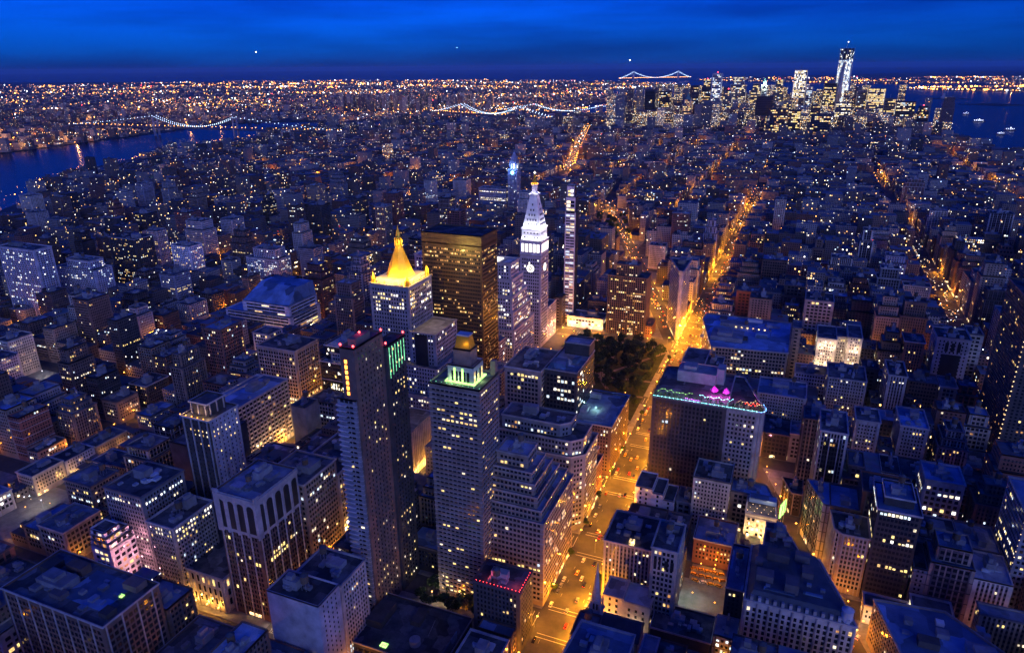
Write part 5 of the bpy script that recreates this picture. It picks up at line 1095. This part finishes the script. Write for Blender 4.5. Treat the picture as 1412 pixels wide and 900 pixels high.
# the far shores: rows of low houses, taller clusters
clusters = [(geo(40.692, -73.985), 700, 95), (geo(40.715, -73.962), 500, 35), (geo(40.745, -73.955), 500, 110), (geo(40.717, -74.033), 900, 150), (geo(40.700, -73.950), 900, 40), (geo(40.66, -73.98), 900, 30)]
r = random.Random(77)
def on_land(x, y): return pip(x, y, BK) or pip(x, y, NJ) or pip(x, y, GOV)
made = 0; tries = 0
while made < 9000 and tries < 60000:
    tries += 1
    dist = 2300*math.exp(r.random()*2.0); a = yaw+math.radians(r.uniform(-40, 40)); x, y = math.sin(a)*dist, math.cos(a)*dist
    th = .35; cx, sy2 = math.cos(th), math.sin(th); u, v = x*cx+y*sy2, -x*sy2+y*cx; u = round(u/46)*46+r.uniform(-4, 4); v = round(v/95)*95+r.uniform(-14, 14); x, y = u*cx-v*sy2, u*sy2+v*cx
    if not in_view(x, y, 20) or not on_land(x, y): continue
    h = r.choice((8, 10, 11, 12, 14, 18)); wd = r.uniform(14, 40); dp = r.uniform(12, 24)
    for cpos, rad, hh in clusters:
        dd = math.hypot(x-cpos[0], y-cpos[1])
        if dd < rad and r.random() < .4: h = hh*r.uniform(.3, 1.3); wd = dp = r.uniform(20, 34)
    if r.random() < .012: h = r.uniform(28, 60); wd = r.uniform(20, 50)
    p = [(x+(sx*wd*cx-sy_*dp*sy2)/2, y+(sx*wd*sy2+sy_*dp*cx)/2) for sx, sy_ in ((-1, -1), (1, -1), (1, 1), (-1, 1))]
    stuff_box(p, 0, h, tries); made += 1
me = bpy.data.meshes.new('distant_buildings'); me.from_pydata(V, [], F)
uvl = me.uv_layers.new(name='UVMap'); uvl.data.foreach_set('uv', np.array(UV, np.float32).ravel())
at = me.attributes.new('bcol', 'FLOAT_COLOR', 'FACE'); at.data.foreach_set('color', np.array([(*c, 1) for c in COLV], np.float32).ravel())
at = me.attributes.new('brnd', 'FLOAT', 'FACE'); at.data.foreach_set('value', np.array(RNDV, np.float32))
me.polygons.foreach_set('material_index', MI)
fm, fN, fL, fb = newmat('storeyed_wall')
uvn = fN.new('ShaderNodeUVMap'); sx = fN.new('ShaderNodeSeparateXYZ'); fL.new(uvn.outputs[0], sx.inputs[0])
a1 = fN.new('ShaderNodeAttribute'); a1.attribute_name = 'bcol'; a2 = fN.new('ShaderNodeAttribute'); a2.attribute_name = 'brnd'
def mth(op, a, b=None, c=None):
    n = fN.new('ShaderNodeMath'); n.operation = op
    for i, v in enumerate((a, b, c)):
        if v is None: continue
        if isinstance(v, (int, float)): n.inputs[i].default_value = v
        else: fL.new(v, n.inputs[i])
    return n.outputs[0]
uu = mth('DIVIDE', sx.outputs[0], 3.0); vv = mth('DIVIDE', sx.outputs[1], 3.4)
iu, iv = mth('FLOOR', uu), mth('FLOOR', vv); fu, fv = mth('FRACT', uu), mth('FRACT', vv)
mask = mth('MULTIPLY', mth('LESS_THAN', mth('ABSOLUTE', mth('SUBTRACT', fu, .5)), .25), mth('LESS_THAN', mth('ABSOLUTE', mth('SUBTRACT', fv, .55)), .24))
mask = mth('MULTIPLY', mask, mth('GREATER_THAN', vv, .9))
cb = fN.new('ShaderNodeCombineXYZ'); fL.new(iu, cb.inputs[0]); fL.new(iv, cb.inputs[1]); fL.new(mth('MULTIPLY', a2.outputs['Fac'], 977), cb.inputs[2])
wn = fN.new('ShaderNodeTexWhiteNoise'); wn.noise_dimensions = '3D'; fL.new(cb.outputs[0], wn.inputs['Vector'])
cb2 = fN.new('ShaderNodeCombineXYZ'); fL.new(iv, cb2.inputs[0]); fL.new(mth('MULTIPLY', a2.outputs['Fac'], 313), cb2.inputs[1])
wn2 = fN.new('ShaderNodeTexWhiteNoise'); wn2.noise_dimensions = '3D'; fL.new(cb2.outputs[0], wn2.inputs['Vector'])
thr = mth('ADD', mth('MULTIPLY', mth('POWER', wn2.outputs['Value'], 2.5), mth('MULTIPLY_ADD', a2.outputs['Fac'], .20, .05)), mth('MULTIPLY', mth('GREATER_THAN', a2.outputs['Fac'], .9755), mth('MULTIPLY', wn2.outputs['Value'], .6)))
on = mth('MULTIPLY', mask, mth('LESS_THAN', wn.outputs['Value'], thr))
sc_ = fN.new('ShaderNodeSeparateColor'); fL.new(wn.outputs['Color'], sc_.inputs[0])
rp = fN.new('ShaderNodeValToRGB'); rp.color_ramp.interpolation = 'CONSTANT'; e = rp.color_ramp.elements; e[0].color = (1, .5, .13, 1); e[1].position = .3; e[1].color = (1, .72, .3, 1)
for ps, cl in ((.55, (1, .85, .6, 1)), (.78, (1, .95, .9, 1)), (.9, (.6, .8, 1, 1))):
    q = e.new(ps); q.color = cl
fL.new(sc_.outputs[1], rp.inputs[0])
fL.new(rp.outputs[0], fb.inputs['Emission Color']); fL.new(mth('MULTIPLY', on, mth('MULTIPLY_ADD', mth('POWER', sc_.outputs[2], 3), 8, .9)), fb.inputs['Emission Strength'])
mx = fN.new('ShaderNodeMix'); mx.data_type = 'RGBA'; fL.new(mask, mx.inputs[0]); fL.new(a1.outputs['Color'], mx.inputs[6]); mx.inputs[7].default_value = (.02, .022, .03, 1); fL.new(mx.outputs[2], fb.inputs['Base Color'])
fL.new(mth('MULTIPLY_ADD', mask, -.6, .85), fb.inputs['Roughness']); fm.cycles.emission_sampling = 'NONE'
rm, rN, rL, rb_ = newmat('storeyed_roof')
ar = rN.new('ShaderNodeAttribute'); ar.attribute_name = 'brnd'; rr_ = rN.new('ShaderNodeValToRGB'); rr_.color_ramp.elements[0].color = (.06, .06, .065, 1); rr_.color_ramp.elements[1].color = (.36, .37, .41, 1); rr_.color_ramp.elements[1].position = .95
rL.new(ar.outputs['Fac'], rr_.inputs[0]); g2 = rN.new('ShaderNodeNewGeometry'); n2 = rN.new('ShaderNodeTexNoise'); n2.inputs['Scale'].default_value = .15; n2.inputs['Detail'].default_value = 5; rL.new(g2.outputs['Position'], n2.inputs['Vector'])
m3 = rN.new('ShaderNodeMix'); m3.data_type = 'RGBA'; m3.blend_type = 'MULTIPLY'; m3.inputs[0].default_value = .8; rL.new(rr_.outputs[0], m3.inputs[6]); rL.new(n2.outputs['Color'], m3.inputs[7]); rL.new(m3.outputs[2], rb_.inputs['Base Color']); rb_.inputs['Roughness'].default_value = .9
me.materials.append(fm); me.materials.append(rm)
o = bpy.data.objects.new('distant_buildings', me); COL.objects.link(o); tag(o, 'the smaller and farther city buildings beyond the nearer blocks and on the far shores', 'buildings', None, 'stuff')
print('LOTS', len(LOTS), 'chosen', len(CHOSEN), 'heroes', len(HEROES), 'stuff faces', len(F), 'window budget left', BUDGET[0], 'min cnt', min(cnt[i] for i in CHOSEN))
# ------------------------------------------------------------------ street lamps, cars, trees, far lights
lamp_pts = []
def lamp_row(pts, side, step, p, kind='sodium', ph=0):
    """lamps on both kerbs of a polyline street"""
    for a, c in zip(pts[:-1], pts[1:]):
        l = math.hypot(c[0]-a[0], c[1]-a[1]); ux, uy = (c[0]-a[0])/l, (c[1]-a[1])/l; s = ph+step/2; k = 0
        while s < l:
            for sd in (-1, 1):
                x, y = a[0]+ux*s+uy*sd*side, a[1]+uy*s-ux*sd*side
                lamp_pts.append((x, y, -sd*uy, sd*ux, p, kind))
            s += step; k += 1
lamp_row([(-103, 150), (-103, 1000)], 14, 30, 36000); lamp_row([(-103, 1000), (-103, 2080)], 14, 48, 28000)
lamp_row(BW[0:3], 10, 34, 5000); lamp_row([(-112, 790), (-300, 1310)], 10, 38, 12000); lamp_row([(-300, 1310), (-440, 1700)], 10, 60, 12000)
lamp_row([(208, 700), (208, 2700)], 13, 60, 15000)
lamp_row([(-256, 170), (-256, 800)], 10, 44, 4500); lamp_row([(-415, 420), (-415, 640)], 14, 36, 16000); lamp_row([(-415, 180), (-415, 400)], 14, 50, 4000)
lamp_row([(-695, 2138), (-953, 3136), (-1152, 3924)], 16, 75, 70000); lamp_row([(-565, 180), (-565, 800)], 10, 70, 2800); lamp_row([(-715, 200), (-715, 1500)], 13, 60, 4500)
lamp_row([(-600, 805), (150, 805)], 13, 36, 16000); lamp_row([(-620, 1530), (250, 1530)], 13, 60, 4500); lamp_row([(-925, 300), (-925, 1600)], 13, 74, 5000); lamp_row([(485, 900), (485, 2400)], 13, 70, 5000); lamp_row([(-1150, 500), (-1150, 1700)], 13, 90, 5000)
for n in range(31, 13, -1):
    if n == 23: continue
    lamp_row([(-700, ST(n)), (-276, ST(n))], 7, 80, 1200, ph=(n % 3)*14); lamp_row([(-236, ST(n)), (180, ST(n))], 7, 80, 1400, ph=(n % 3)*14)
pole = MB(); pole.cyl(0, 0, 0, 8.6, .11, .07, 6); pole.tube((0, 0, 8.5), (1.9, 0, 9.1), .06, 4); POLE = pole.mesh('pole', [M['steel']])
hd = MB(); hd.box(1.5, 2.5, -.22, .22, 8.98, 9.2); hd.octa(2.0, 0, 8.9, .34); HEAD = {k: hd.mesh('lamp_head', [EM[k]]) for k in ('sodium', 'mercury')}
vis = []
HB2 = HB[:len(hero_boxes)]
for L_ in lamp_pts:
    x, y = L_[:2]
    if ((HB2[:, 0]+1.3 < x) & (HB2[:, 1]-1.3 > x) & (HB2[:, 2]+1.3 < y) & (HB2[:, 3]-1.3 > y)).any(): continue
    px, py, k = pj(x, y, 9)
    if abs(x+117) < 2 and y < 780: L_ = (x, y, L_[2], L_[3], 9000, L_[5])
    if abs(x+89) < 2 and y < 1000: L_ = (x, y, L_[2], L_[3], (24000, 90000, 40000, 24000, 60000)[int(y/30) % 5], L_[5])
    if abs(x-208) < 20 and math.sin(y*.011+.6) < -.1: continue
    if -150 < px < 1560 and py < 1040: vis.append((k, L_))
vis.sort(key=lambda q: q[0]); litems = []; far_l = []
STREET = lambda x, y: 'amber avenue' if abs(x+103) < 20 else 'cross street'
for i, (k, (x, y, nx, ny, p, kind)) in enumerate(vis):
    shown = 0 <= pj(x, y, 9)[0] <= 1412 and pj(x, y, 9)[1] <= 900
    if len(litems) < 250 and shown:
        t = empty('street_lamp', (x, y, .15), math.atan2(ny, nx)); tag(t, None, 'street lamp', 'street lamps along the avenues')
        a = bpy.data.objects.new('pole', POLE); a.parent = t; COL.objects.link(a)
        a = bpy.data.objects.new('lamp_head', HEAD[kind]); a.parent = t; COL.objects.link(a)
        ky = (round(p, 1), SOD, .35)
        if ky not in LD:
            l = bpy.data.lights.new('lamp_glow', 'POINT'); l.energy = p; l.color = SOD; l.shadow_soft_size = .35; LD[ky] = l
        a = bpy.data.objects.new('lamp_glow', LD[ky]); a.parent = t; a.location = (2, 0, 8.5); COL.objects.link(a)
        d_, nm, rel = relation(x, y, 9); litems.append([f'orange arm lamp on the {STREET(x, y)}', d_, nm, rel, t])
    else: far_l.append((x, y, nx, ny, p, kind))
unique_labels(litems)
b = MB()
for x, y, nx, ny, p, kind in far_l: b.octa(x+nx*2, y+ny*2, 9, max(.45, math.hypot(x, y)*.00034))
o = b.build('distant_street_lamps', EM['sodium'], None, (0, 0, 0)); tag(o, 'rows of orange lamps along the farther streets', 'street lamps', None, 'stuff')
for x, y, nx, ny, p, kind in far_l[::2]: glow(x+nx*2, y+ny*2, 8.3, p*1.8, SOD, .35, o)
for (x, y, p, col) in ((-31, 402, 3000, SOD), (-22, 404, 3000, SOD), (-32, 372, 4200, (.75, 1, .85)), (-18, 368, 2500, SOD), (-185, 312, 2500, (1, .8, .5)), (-172, 322, 1500, (.8, 1, .6)), (-514, 289, 5000, WHT), (-752, 460, 4000, WHT), (-242, 790, 6000, SOD), (2, 545, 3500, (1, .35, .5)), (10, 520, 2500, (1, .5, .4)), (60, 372, 6000, SOD), (66, 385, 3000, SOD), (-262, 262, 5000, WHT), (-415, 462, 6000, WHT), (60, 700, 3500, (1, .85, .7)), (84, 610, 4000, (1, .8, .7)), (-140, 640, 1500, SOD), (-180, 690, 1200, SOD), (-200, 620, 1000, SOD)):
    t = empty('street_lamp', (x, y, .15)); d_, nm, rel = relation(x, y, 9); tag(t, f'single bright globe lamp {rel} the {nm} at pavement {round(y)}'.rsplit(' at', 1)[0], 'street lamp', 'globe lamps')
    b = MB(); b.cyl(x, y, .15, 7.2, .1, .07, 6); b.build('pole', M['steel'], t, (x, y, .15)); b = MB(); b.octa(x, y, 7.5, .45); b.build('lamp_head', EM['mercury' if col == WHT else 'sodium'], t, (x, y, .15))
    glow(x, y, 8.2, p, col, .4, t); litems.append([f'single globe lamp', d_, nm, rel, t])
unique_labels([l for l in litems if l[0] == 'single globe lamp'])
# --- cars
def car_meshes():
    r = {}
    b = MB()
    def hull(L_, W_, z0, z1, tl, tw, x0=0): return [(x0-L_/2, -W_/2), (x0+L_/2, -W_/2), (x0+L_/2, W_/2), (x0-L_/2, W_/2)]
    b.prism(hull(4.7, 1.8, 0, 0, 0, 0), .28, .62, 0, False, True, hull(4.8, 1.86, 0, 0, 0, 0)); b.prism(hull(4.8, 1.86, 0, 0, 0, 0), .62, .95, 0, True, False, hull(4.5, 1.7, 0, 0, 0, 0))
    b.prism(hull(2.3, 1.56, 0, 0, 0, 0, -.25), 1.42, 1.5, 0, True, False, hull(1.9, 1.4, 0, 0, 0, 0, -.28))
    r['body'] = {k: b.mesh('body', [M[k]]) for k in ('taxi', 'cpaint', 'cwhite', 'csilver', 'cred')}
    b = MB(); b.prism(hull(3.1, 1.64, 0, 0, 0, 0, -.2), .95, 1.42, 0, False, False, hull(2.3, 1.5, 0, 0, 0, 0, -.25)); r['cabin_window'] = b.mesh('cabin_window', [gl])
    b = MB(); b.box(2.22, 2.34, -.18, .18, .62, .86); r['headlight'] = b.mesh('headlight', [EM['head']])
    b = MB(); b.box(-2.34, -2.22, -.18, .18, .66, .86); r['taillight'] = b.mesh('taillight', [EM['tail']])
    b = MB(); b.tube((0, -.11, 0), (0, .11, 0), .33, 10); r['wheel'] = b.mesh('wheel', [M['black']])
    b = MB(); b.box(-.5, -.1, -.35, .35, 1.5, 1.72); r['roof_sign'] = b.mesh('roof_sign', [EM['shop']])
    return r
CM = car_meshes()
CARN = {'taxi': 'yellow taxi', 'cpaint': 'black car', 'cwhite': 'white car', 'csilver': 'silver car', 'cred': 'red car'}
citems = []
def car(x, y, rz, col, what, z=.02, lights=True):
    t = empty('taxi' if col == 'taxi' else 'car', (x, y, z), rz); tag(t, None, 'taxi' if col == 'taxi' else 'car', 'cars on the streets' if 'lot' not in what else 'taxis in the lot')
    def ch(nm, loc=(0, 0, 0), me=None):
        a = bpy.data.objects.new(nm, me or CM[nm]); a.parent = t; a.location = loc; COL.objects.link(a)
    ch('body', me=CM['body'][col]); ch('cabin_window')
    if lights:
        for s in (-.62, .62): ch('headlight', (0, s, 0)); ch('taillight', (0, s, 0))
    if pj(x, y, 0)[2] < 560:
        for sx in (-1.4, 1.4):
            for s in (-.82, .82): ch('wheel', (sx, s, .33))
    if col == 'taxi' and lights: ch('roof_sign')
    d_, nm, rel = relation(x, y, 1); citems.append([f'{CARN[col]} {what}', d_, nm, rel, t])
rc = random.Random(19)
pick = lambda tx: 'taxi' if rc.random() < tx else rc.choice(('cpaint', 'cwhite', 'csilver', 'cpaint', 'cred'))
for lane in (-110.5+3.6, -103, -99.3):
    y = 310+rc.uniform(0, 20)
    while y < 1500:
        if rc.random() < (.5 if y < 800 else .75): car(lane+rc.uniform(-.5, .5), y, math.pi/2+rc.uniform(-.05, .05), pick(.45), 'on the amber avenue', lights=True)
        y += rc.uniform(9, 26) if y < 800 else rc.uniform(10, 32)
for s in (-113.6, -92.4):
    y = 305
    while y < 800:
        if not any(abs(y-ST(n)) < 14 for n in range(20, 33)) and rc.random() < .6: car(s+rc.uniform(-.2, .2), y, math.pi/2, pick(.08), 'parked on the amber avenue', lights=False)
        y += 6.3
for k in range(46):
    y = rc.uniform(800, 1300); x = -116-.3615*(y-800)+rc.choice((-4.5, -1.2, 2.2, 5)); car(x, y, math.pi/2+.347, pick(.3), 'on the left branch street')
for k in range(60):
    y = 980+k*12+rc.uniform(-4, 4); car(208+rc.choice((-7, -3.5, 0, 3.5, 7)), y, -math.pi/2, pick(.35), 'on the right avenue')
for n in (24, 25, 26, 27, 28, 29, 30):
    for k in range(4):
        x = rc.uniform(-240, -125) if k < 2 else rc.uniform(-80, 150); car(x, ST(n)+rc.choice((-1.8, 1.8)), 0 if n % 2 else math.pi, pick(.3), 'in the cross street')
for k, (x, y) in enumerate([(-35.5+4.4*i, 404.5) for i in range(5)]+[(-34.5+4.6*i, 398.5) for i in range(5)]+[(-33+5*i, 392.5) for i in range(4)]):
    car(x, y, rc.choice((.35, .45, 2.9)), 'taxi' if k != 11 else 'cwhite', 'parked in the taxi lot', z=.16, lights=False)
for k in range(7): car(-415+rc.uniform(-9, 9), rc.uniform(448, 480), rc.choice((1.57, -1.57)), pick(.5), 'at the bright crossing', lights=True)
for k in range(5): car(62+rc.uniform(-4, 2), 368+k*5, 1.2, pick(.5), 'in the bottom corner street')
unique_labels(citems)
# --- trees
def tree_meshes(seed, h, rad, dens):
    r = random.Random(seed); tb = MB(); tb.cyl(0, 0, 0, h*.45, .32, .2, 7)
    lb = MB(); cl = []
    for i in range(9):
        a = r.random()*6.28; q = rad*math.sqrt(r.random())*.75; z = h*(.45+.5*r.random()*(1-.5*q/rad)); cl.append((q*math.cos(a), q*math.sin(a), z, rad*r.uniform(.28, .5)))
        if i < 5: tb.tube((0, 0, h*r.uniform(.3, .44)), (q*math.cos(a)*.9, q*math.sin(a)*.9, z), .11, 5)
    for cx, cy, cz, cr_ in cl:
        for i in range(dens):
            v = Vector((r.gauss(0, 1), r.gauss(0, 1), r.gauss(0, 1))).normalized()*cr_*r.random()**.35; c = Vector((cx, cy, cz+v.z*.8))+Vector((v.x, v.y, 0))
            n = Vector((r.gauss(0, 1), r.gauss(0, 1), r.gauss(.6, 1))).normalized(); a = n.orthogonal().normalized(); bb = n.cross(a); e = r.uniform(.5, 1.05)
            lb.quad(tuple(c-a*e), tuple(c-bb*e*.6), tuple(c+a*e), tuple(c+bb*e*.7))
    return tb.mesh('trunk', [M['bark']]), lb.mesh('crown', [M['leaf']])
TM = [tree_meshes(k, h, rd, 90) for k, (h, rd) in enumerate(((17, 7), (15, 6.5), (20, 8), (12, 4.6)))]
titems = []
def tree(x, y, k, what, group, s=1.0):
    t = empty('tree', (x, y, .15), (x*7+y) % 6.28); t.scale = (s, s, s*((x*13+y*7) % 1*.3+.85)); tag(t, None, 'tree', group)
    for nm, me_ in zip(('trunk', 'crown'), TM[k]):
        a = bpy.data.objects.new(nm, me_); a.parent = t; COL.objects.link(a)
    d_, nm, rel = relation(x, y, 12); titems.append([what, d_, nm, rel, t])
rt2 = random.Random(8); placed = []
while len(placed) < 96:
    x, y = rt2.uniform(-232, -128), rt2.uniform(584, 782)
    if all(math.hypot(x-a, y-c) > 8.3 for a, c in placed): placed.append((x, y))
    elif rt2.random() < .0012: break
for x, y in placed: tree(x, y, rt2.choice((0, 1, 2)), 'leafy park tree', 'trees of the dark park')
for x, y in ((-192, 310), (-184, 306), (-176, 311), (-168, 307), (-161, 312), (-188, 321), (-178, 324), (-168, 322), (-158, 320), (-152, 309)): tree(x, y, rt2.choice((0, 1, 3)), 'green lamp lit garden tree', 'trees of the court garden', .85)
for k in range(26):
    y = 330+k*18.5
    if min(abs(y-ST(n)) for n in range(20, 33)) < 13: continue
    tree(-116.3 if k % 2 else -89.8, y, 3, 'small avenue kerb tree', 'street trees', .6)
for x, y in [(-420+rt2.uniform(0, 110), 1305+rt2.uniform(0, 215)) for k in range(34)]: tree(x, y, rt2.choice((0, 1, 2)), 'tree of the far square', 'trees of the far square')
unique_labels(titems)
# --- specks of light over the far districts: lamps and lit rooms standing above the roofs
r = random.Random(5); sets = {k: MB() for k in ('sodium', 'amber', 'mercury', 'shop', 'red', 'green')}
def speck(x, y, z, k, m=1.0): sets[k].octa(x, y, z, m*max(.4, math.hypot(x, y)*.00030*r.choice((.35, .4, .5, .6, .8, 1.1, 1.9))))
cnt_ = 0; tries = 0
hot = [(r.uniform(-11000, 3000), r.uniform(2500, 13000), r.uniform(150, 700)) for i in range(40)]
while cnt_ < 6200 and tries < 160000:
    tries += 1
    dist = 2200*math.exp(r.random()**.85*2.25); a = yaw+math.radians(r.uniform(-39, 39)); x, y = math.sin(a)*dist, math.cos(a)*dist
    th = .35 if int(dist/1500) % 2 else .1; cx, sy2 = math.cos(th), math.sin(th); u, v = x*cx+y*sy2, -x*sy2+y*cx
    if r.random() < .6: v = round(v/240)*240+r.uniform(-6, 6)
    x, y = u*cx-v*sy2, u*sy2+v*cx
    px, py, k = pj(x, y, 15)
    if not (-20 < px < 1432) or not on_land(x, y): continue
    dens = (.5+.5*math.sin(x*.0021+1+math.sin(y*.0011)))*(.5+.5*math.sin(y*.0023+2+math.sin(x*.0013)))*1.3+.1
    if r.random() > dens: continue
    speck(x, y, r.uniform(16, 24), r.choices(('sodium', 'amber', 'mercury', 'shop', 'red', 'green'), (48, 14, 16, 18, 1.6, .8))[0]); cnt_ += 1
for hx, hy, hr in hot:                                   # bright knots: yards, stations, stadium lamps
    if on_land(hx, hy) and in_view(hx, hy, 0):
        for i in range(r.randint(8, 26)): speck(hx+r.gauss(0, hr*.5), hy+r.gauss(0, hr*.2), 20, r.choices(('sodium', 'mercury', 'shop'), (6, 3, 2))[0], 1.5)
def shore(pts, n, kinds, m=1.3, z=10, jit=25):
    p = [geo(*q) for q in pts]; ls = [math.hypot(c[0]-a[0], c[1]-a[1]) for a, c in zip(p[:-1], p[1:])]; T = sum(ls)
    for i in range(n):
        s = r.random()*T; k = 0
        while s > ls[k]: s -= ls[k]; k += 1
        a, c = p[k], p[k+1]; f = s/ls[k]; speck(a[0]+(c[0]-a[0])*f+r.gauss(0, jit), a[1]+(c[1]-a[1])*f+r.gauss(0, jit), z, r.choice(kinds), m)
shore([(40.7300, -73.9615), (40.7110, -73.9680), (40.7050, -73.9700)], 90, ('sodium', 'sodium', 'shop')); shore([(40.7045, -73.9800), (40.7045, -73.9900), (40.6990, -73.9985), (40.6830, -74.0140)], 150, ('sodium', 'sodium', 'amber', 'mercury'))
shore([(40.6640, -74.0700), (40.6640, -74.0640), (40.6700, -74.0600), (40.6830, -74.0700)], 120, ('sodium', 'sodium', 'shop', 'mercury'), 1.8, 16, 60); shore([(40.6450, -74.0950), (40.6440, -74.0740), (40.6200, -74.0650), (40.6050, -74.0570)], 130, ('sodium', 'amber', 'shop'), 1.3, 14, 90)
shore([(40.6640, -74.0640), (40.6660, -74.0900)], 90, ('sodium', 'sodium', 'amber'), 2.2, 18, 50); shore([(40.7000, -74.0520), (40.6830, -74.0700)], 70, ('sodium', 'mercury'), 1.4, 14, 60)
shore([(40.7432, -73.9715), (40.7355, -73.9745), (40.7270, -73.9720), (40.7190, -73.9738), (40.7115, -73.9772), (40.7096, -73.9850)], 220, ('sodium', 'sodium', 'amber'), 1.2, 12, 14); shore([(40.7260, -74.0112), (40.7290, -74.0122), (40.7330, -74.0102)], 60, ('mercury', 'mercury', 'shop'), 1.3, 10, 30)
shore([(40.6660, -74.0060), (40.6500, -74.0230), (40.6400, -74.0380)], 110, ('sodium', 'shop', 'mercury'), 1.4, 15, 60)
# lights over the nearer roofs of the island: stairheads, signs, street corners seen between blocks
for i in range(4200):
    p, h, _ = LOTS[r.randrange(len(LOTS))]; c = cen(p); d_ = math.hypot(*c)
    if d_ < 900: continue
    x, y = p[0][0]+r.random()*(p[1][0]-p[0][0]), p[0][1]-.6
    speck(x, y, h*r.uniform(.3, 1.0), r.choices(('sodium', 'amber', 'shop', 'mercury', 'red', 'green'), (20, 22, 34, 20, 1.5, .7))[0], .8)
for i in range(150):
    p, h, _ = LOTS[r.randrange(len(LOTS))]; c = cen(p)
    if math.hypot(*c) < 900: speck(c[0], c[1], h+2, r.choices(('shop', 'mercury', 'amber', 'green', 'blue' if 0 else 'red'), (5, 5, 4, 1, .6))[0], .9)
for pts_, n_, jit_ in (([(-695, 2138), (-953, 3136), (-1152, 3924)], 190, 9), ([(-103, 900), (-103, 2080)], 120, 9), ([(-160, 920), (-300, 1310), (-440, 1690)], 90, 6), ([(208, 1000), (208, 1500)], 45, 9), ([(208, 2000), (215, 2600), (150, 3400)], 60, 10), ([(-103, 2200), (-150, 2900), (-230, 3700), (-260, 4200)], 90, 8), ([(60, 2300), (20, 2800)], 22, 6), ([(-30, 2650), (-20, 2900)], 18, 5), ([(-800, 480), (-715, 480), (-640, 470)], 22, 8), ([(-560, 290), (-500, 285)], 14, 6), ([(-1100, 1250), (-700, 1230)], 26, 12), ([(-1900, 1300), (-2100, 1420)], 60, 30)):
    ls_ = [math.hypot(c[0]-a[0], c[1]-a[1]) for a, c in zip(pts_[:-1], pts_[1:])]
    for i in range(n_):
        s_ = r.random()**1.2*sum(ls_); k_ = 0
        while s_ > ls_[k_] and k_ < len(ls_)-1: s_ -= ls_[k_]; k_ += 1
        a, c = pts_[k_], pts_[k_+1]; f_ = s_/ls_[k_]; speck(a[0]+(c[0]-a[0])*f_+r.uniform(-jit_, jit_), a[1]+(c[1]-a[1])*f_+r.uniform(-jit_, jit_), 5 if a[1] < 2000 else r.uniform(8, 22), r.choice(('sodium', 'sodium', 'shop', 'shop', 'amber', 'mercury')), .9)
for k, b in sets.items():
    o = b.build('city_lights', EM[k], None, (0, 0, 0)); tag(o, {'sodium': 'orange specks of far street lamps', 'amber': 'deep amber specks of far street lamps', 'mercury': 'white specks of far lamps', 'shop': 'warm yellow specks of far windows', 'red': 'red specks of far signals', 'green': 'green specks of far signals'}[k], 'city lights', None, 'stuff')
print('objects', len(bpy.data.objects), 'lights', len([o for o in bpy.data.objects if o.type == 'LIGHT']), 'specks', cnt_)
# --- added unseen lights for the farther streets, each standing for its crossing's lamps
o = bpy.data.objects['city_lights']
for n in range(13, -14, -1):
    for xa, wd_ in AVE[8:]:
        if abs(xa) in (103, 208) or (n*7+int(xa)*3) % 5 > 1: continue
        x, y = xa, ST(n)
        if pip(x, y, MANH) and in_view(x, y, 0): glow(x, y, 10, 46000, SOD, .6, o)
rl = random.Random(12); k = 0
for i in range(900):
    dist = 2600*math.exp(rl.random()*1.5); a = yaw+math.radians(rl.uniform(-37, 37)); x, y = math.sin(a)*dist, math.cos(a)*dist
    if on_land(x, y) and k < 110: glow(x, y, 26, 240000, (1, .42, .12), 2, o); k += 1  # added fill lights above the far roofs, warming walls and ground
# --- the evening air
HAZE = 1.7e-5
if HAZE:
    b = MB(); b.box(-91000, 91000, -21000, 91000, -8, 440, 0, True); hm = bpy.data.materials.new('haze'); hm.use_nodes = True; hm.node_tree.nodes.clear()
    ho = hm.node_tree.nodes.new('ShaderNodeOutputMaterial'); hv = hm.node_tree.nodes.new('ShaderNodeVolumePrincipled'); hm.node_tree.links.new(hv.outputs[0], ho.inputs['Volume'])
    hv.inputs['Color'].default_value = (.42, .70, 1.0, 1); hv.inputs['Density'].default_value = HAZE; hv.inputs['Anisotropy'].default_value = 0
    o = b.build('haze', hm, None, (0, 0, 0)); tag(o, 'thin dusk haze over the city', 'haze', None, 'stuff')
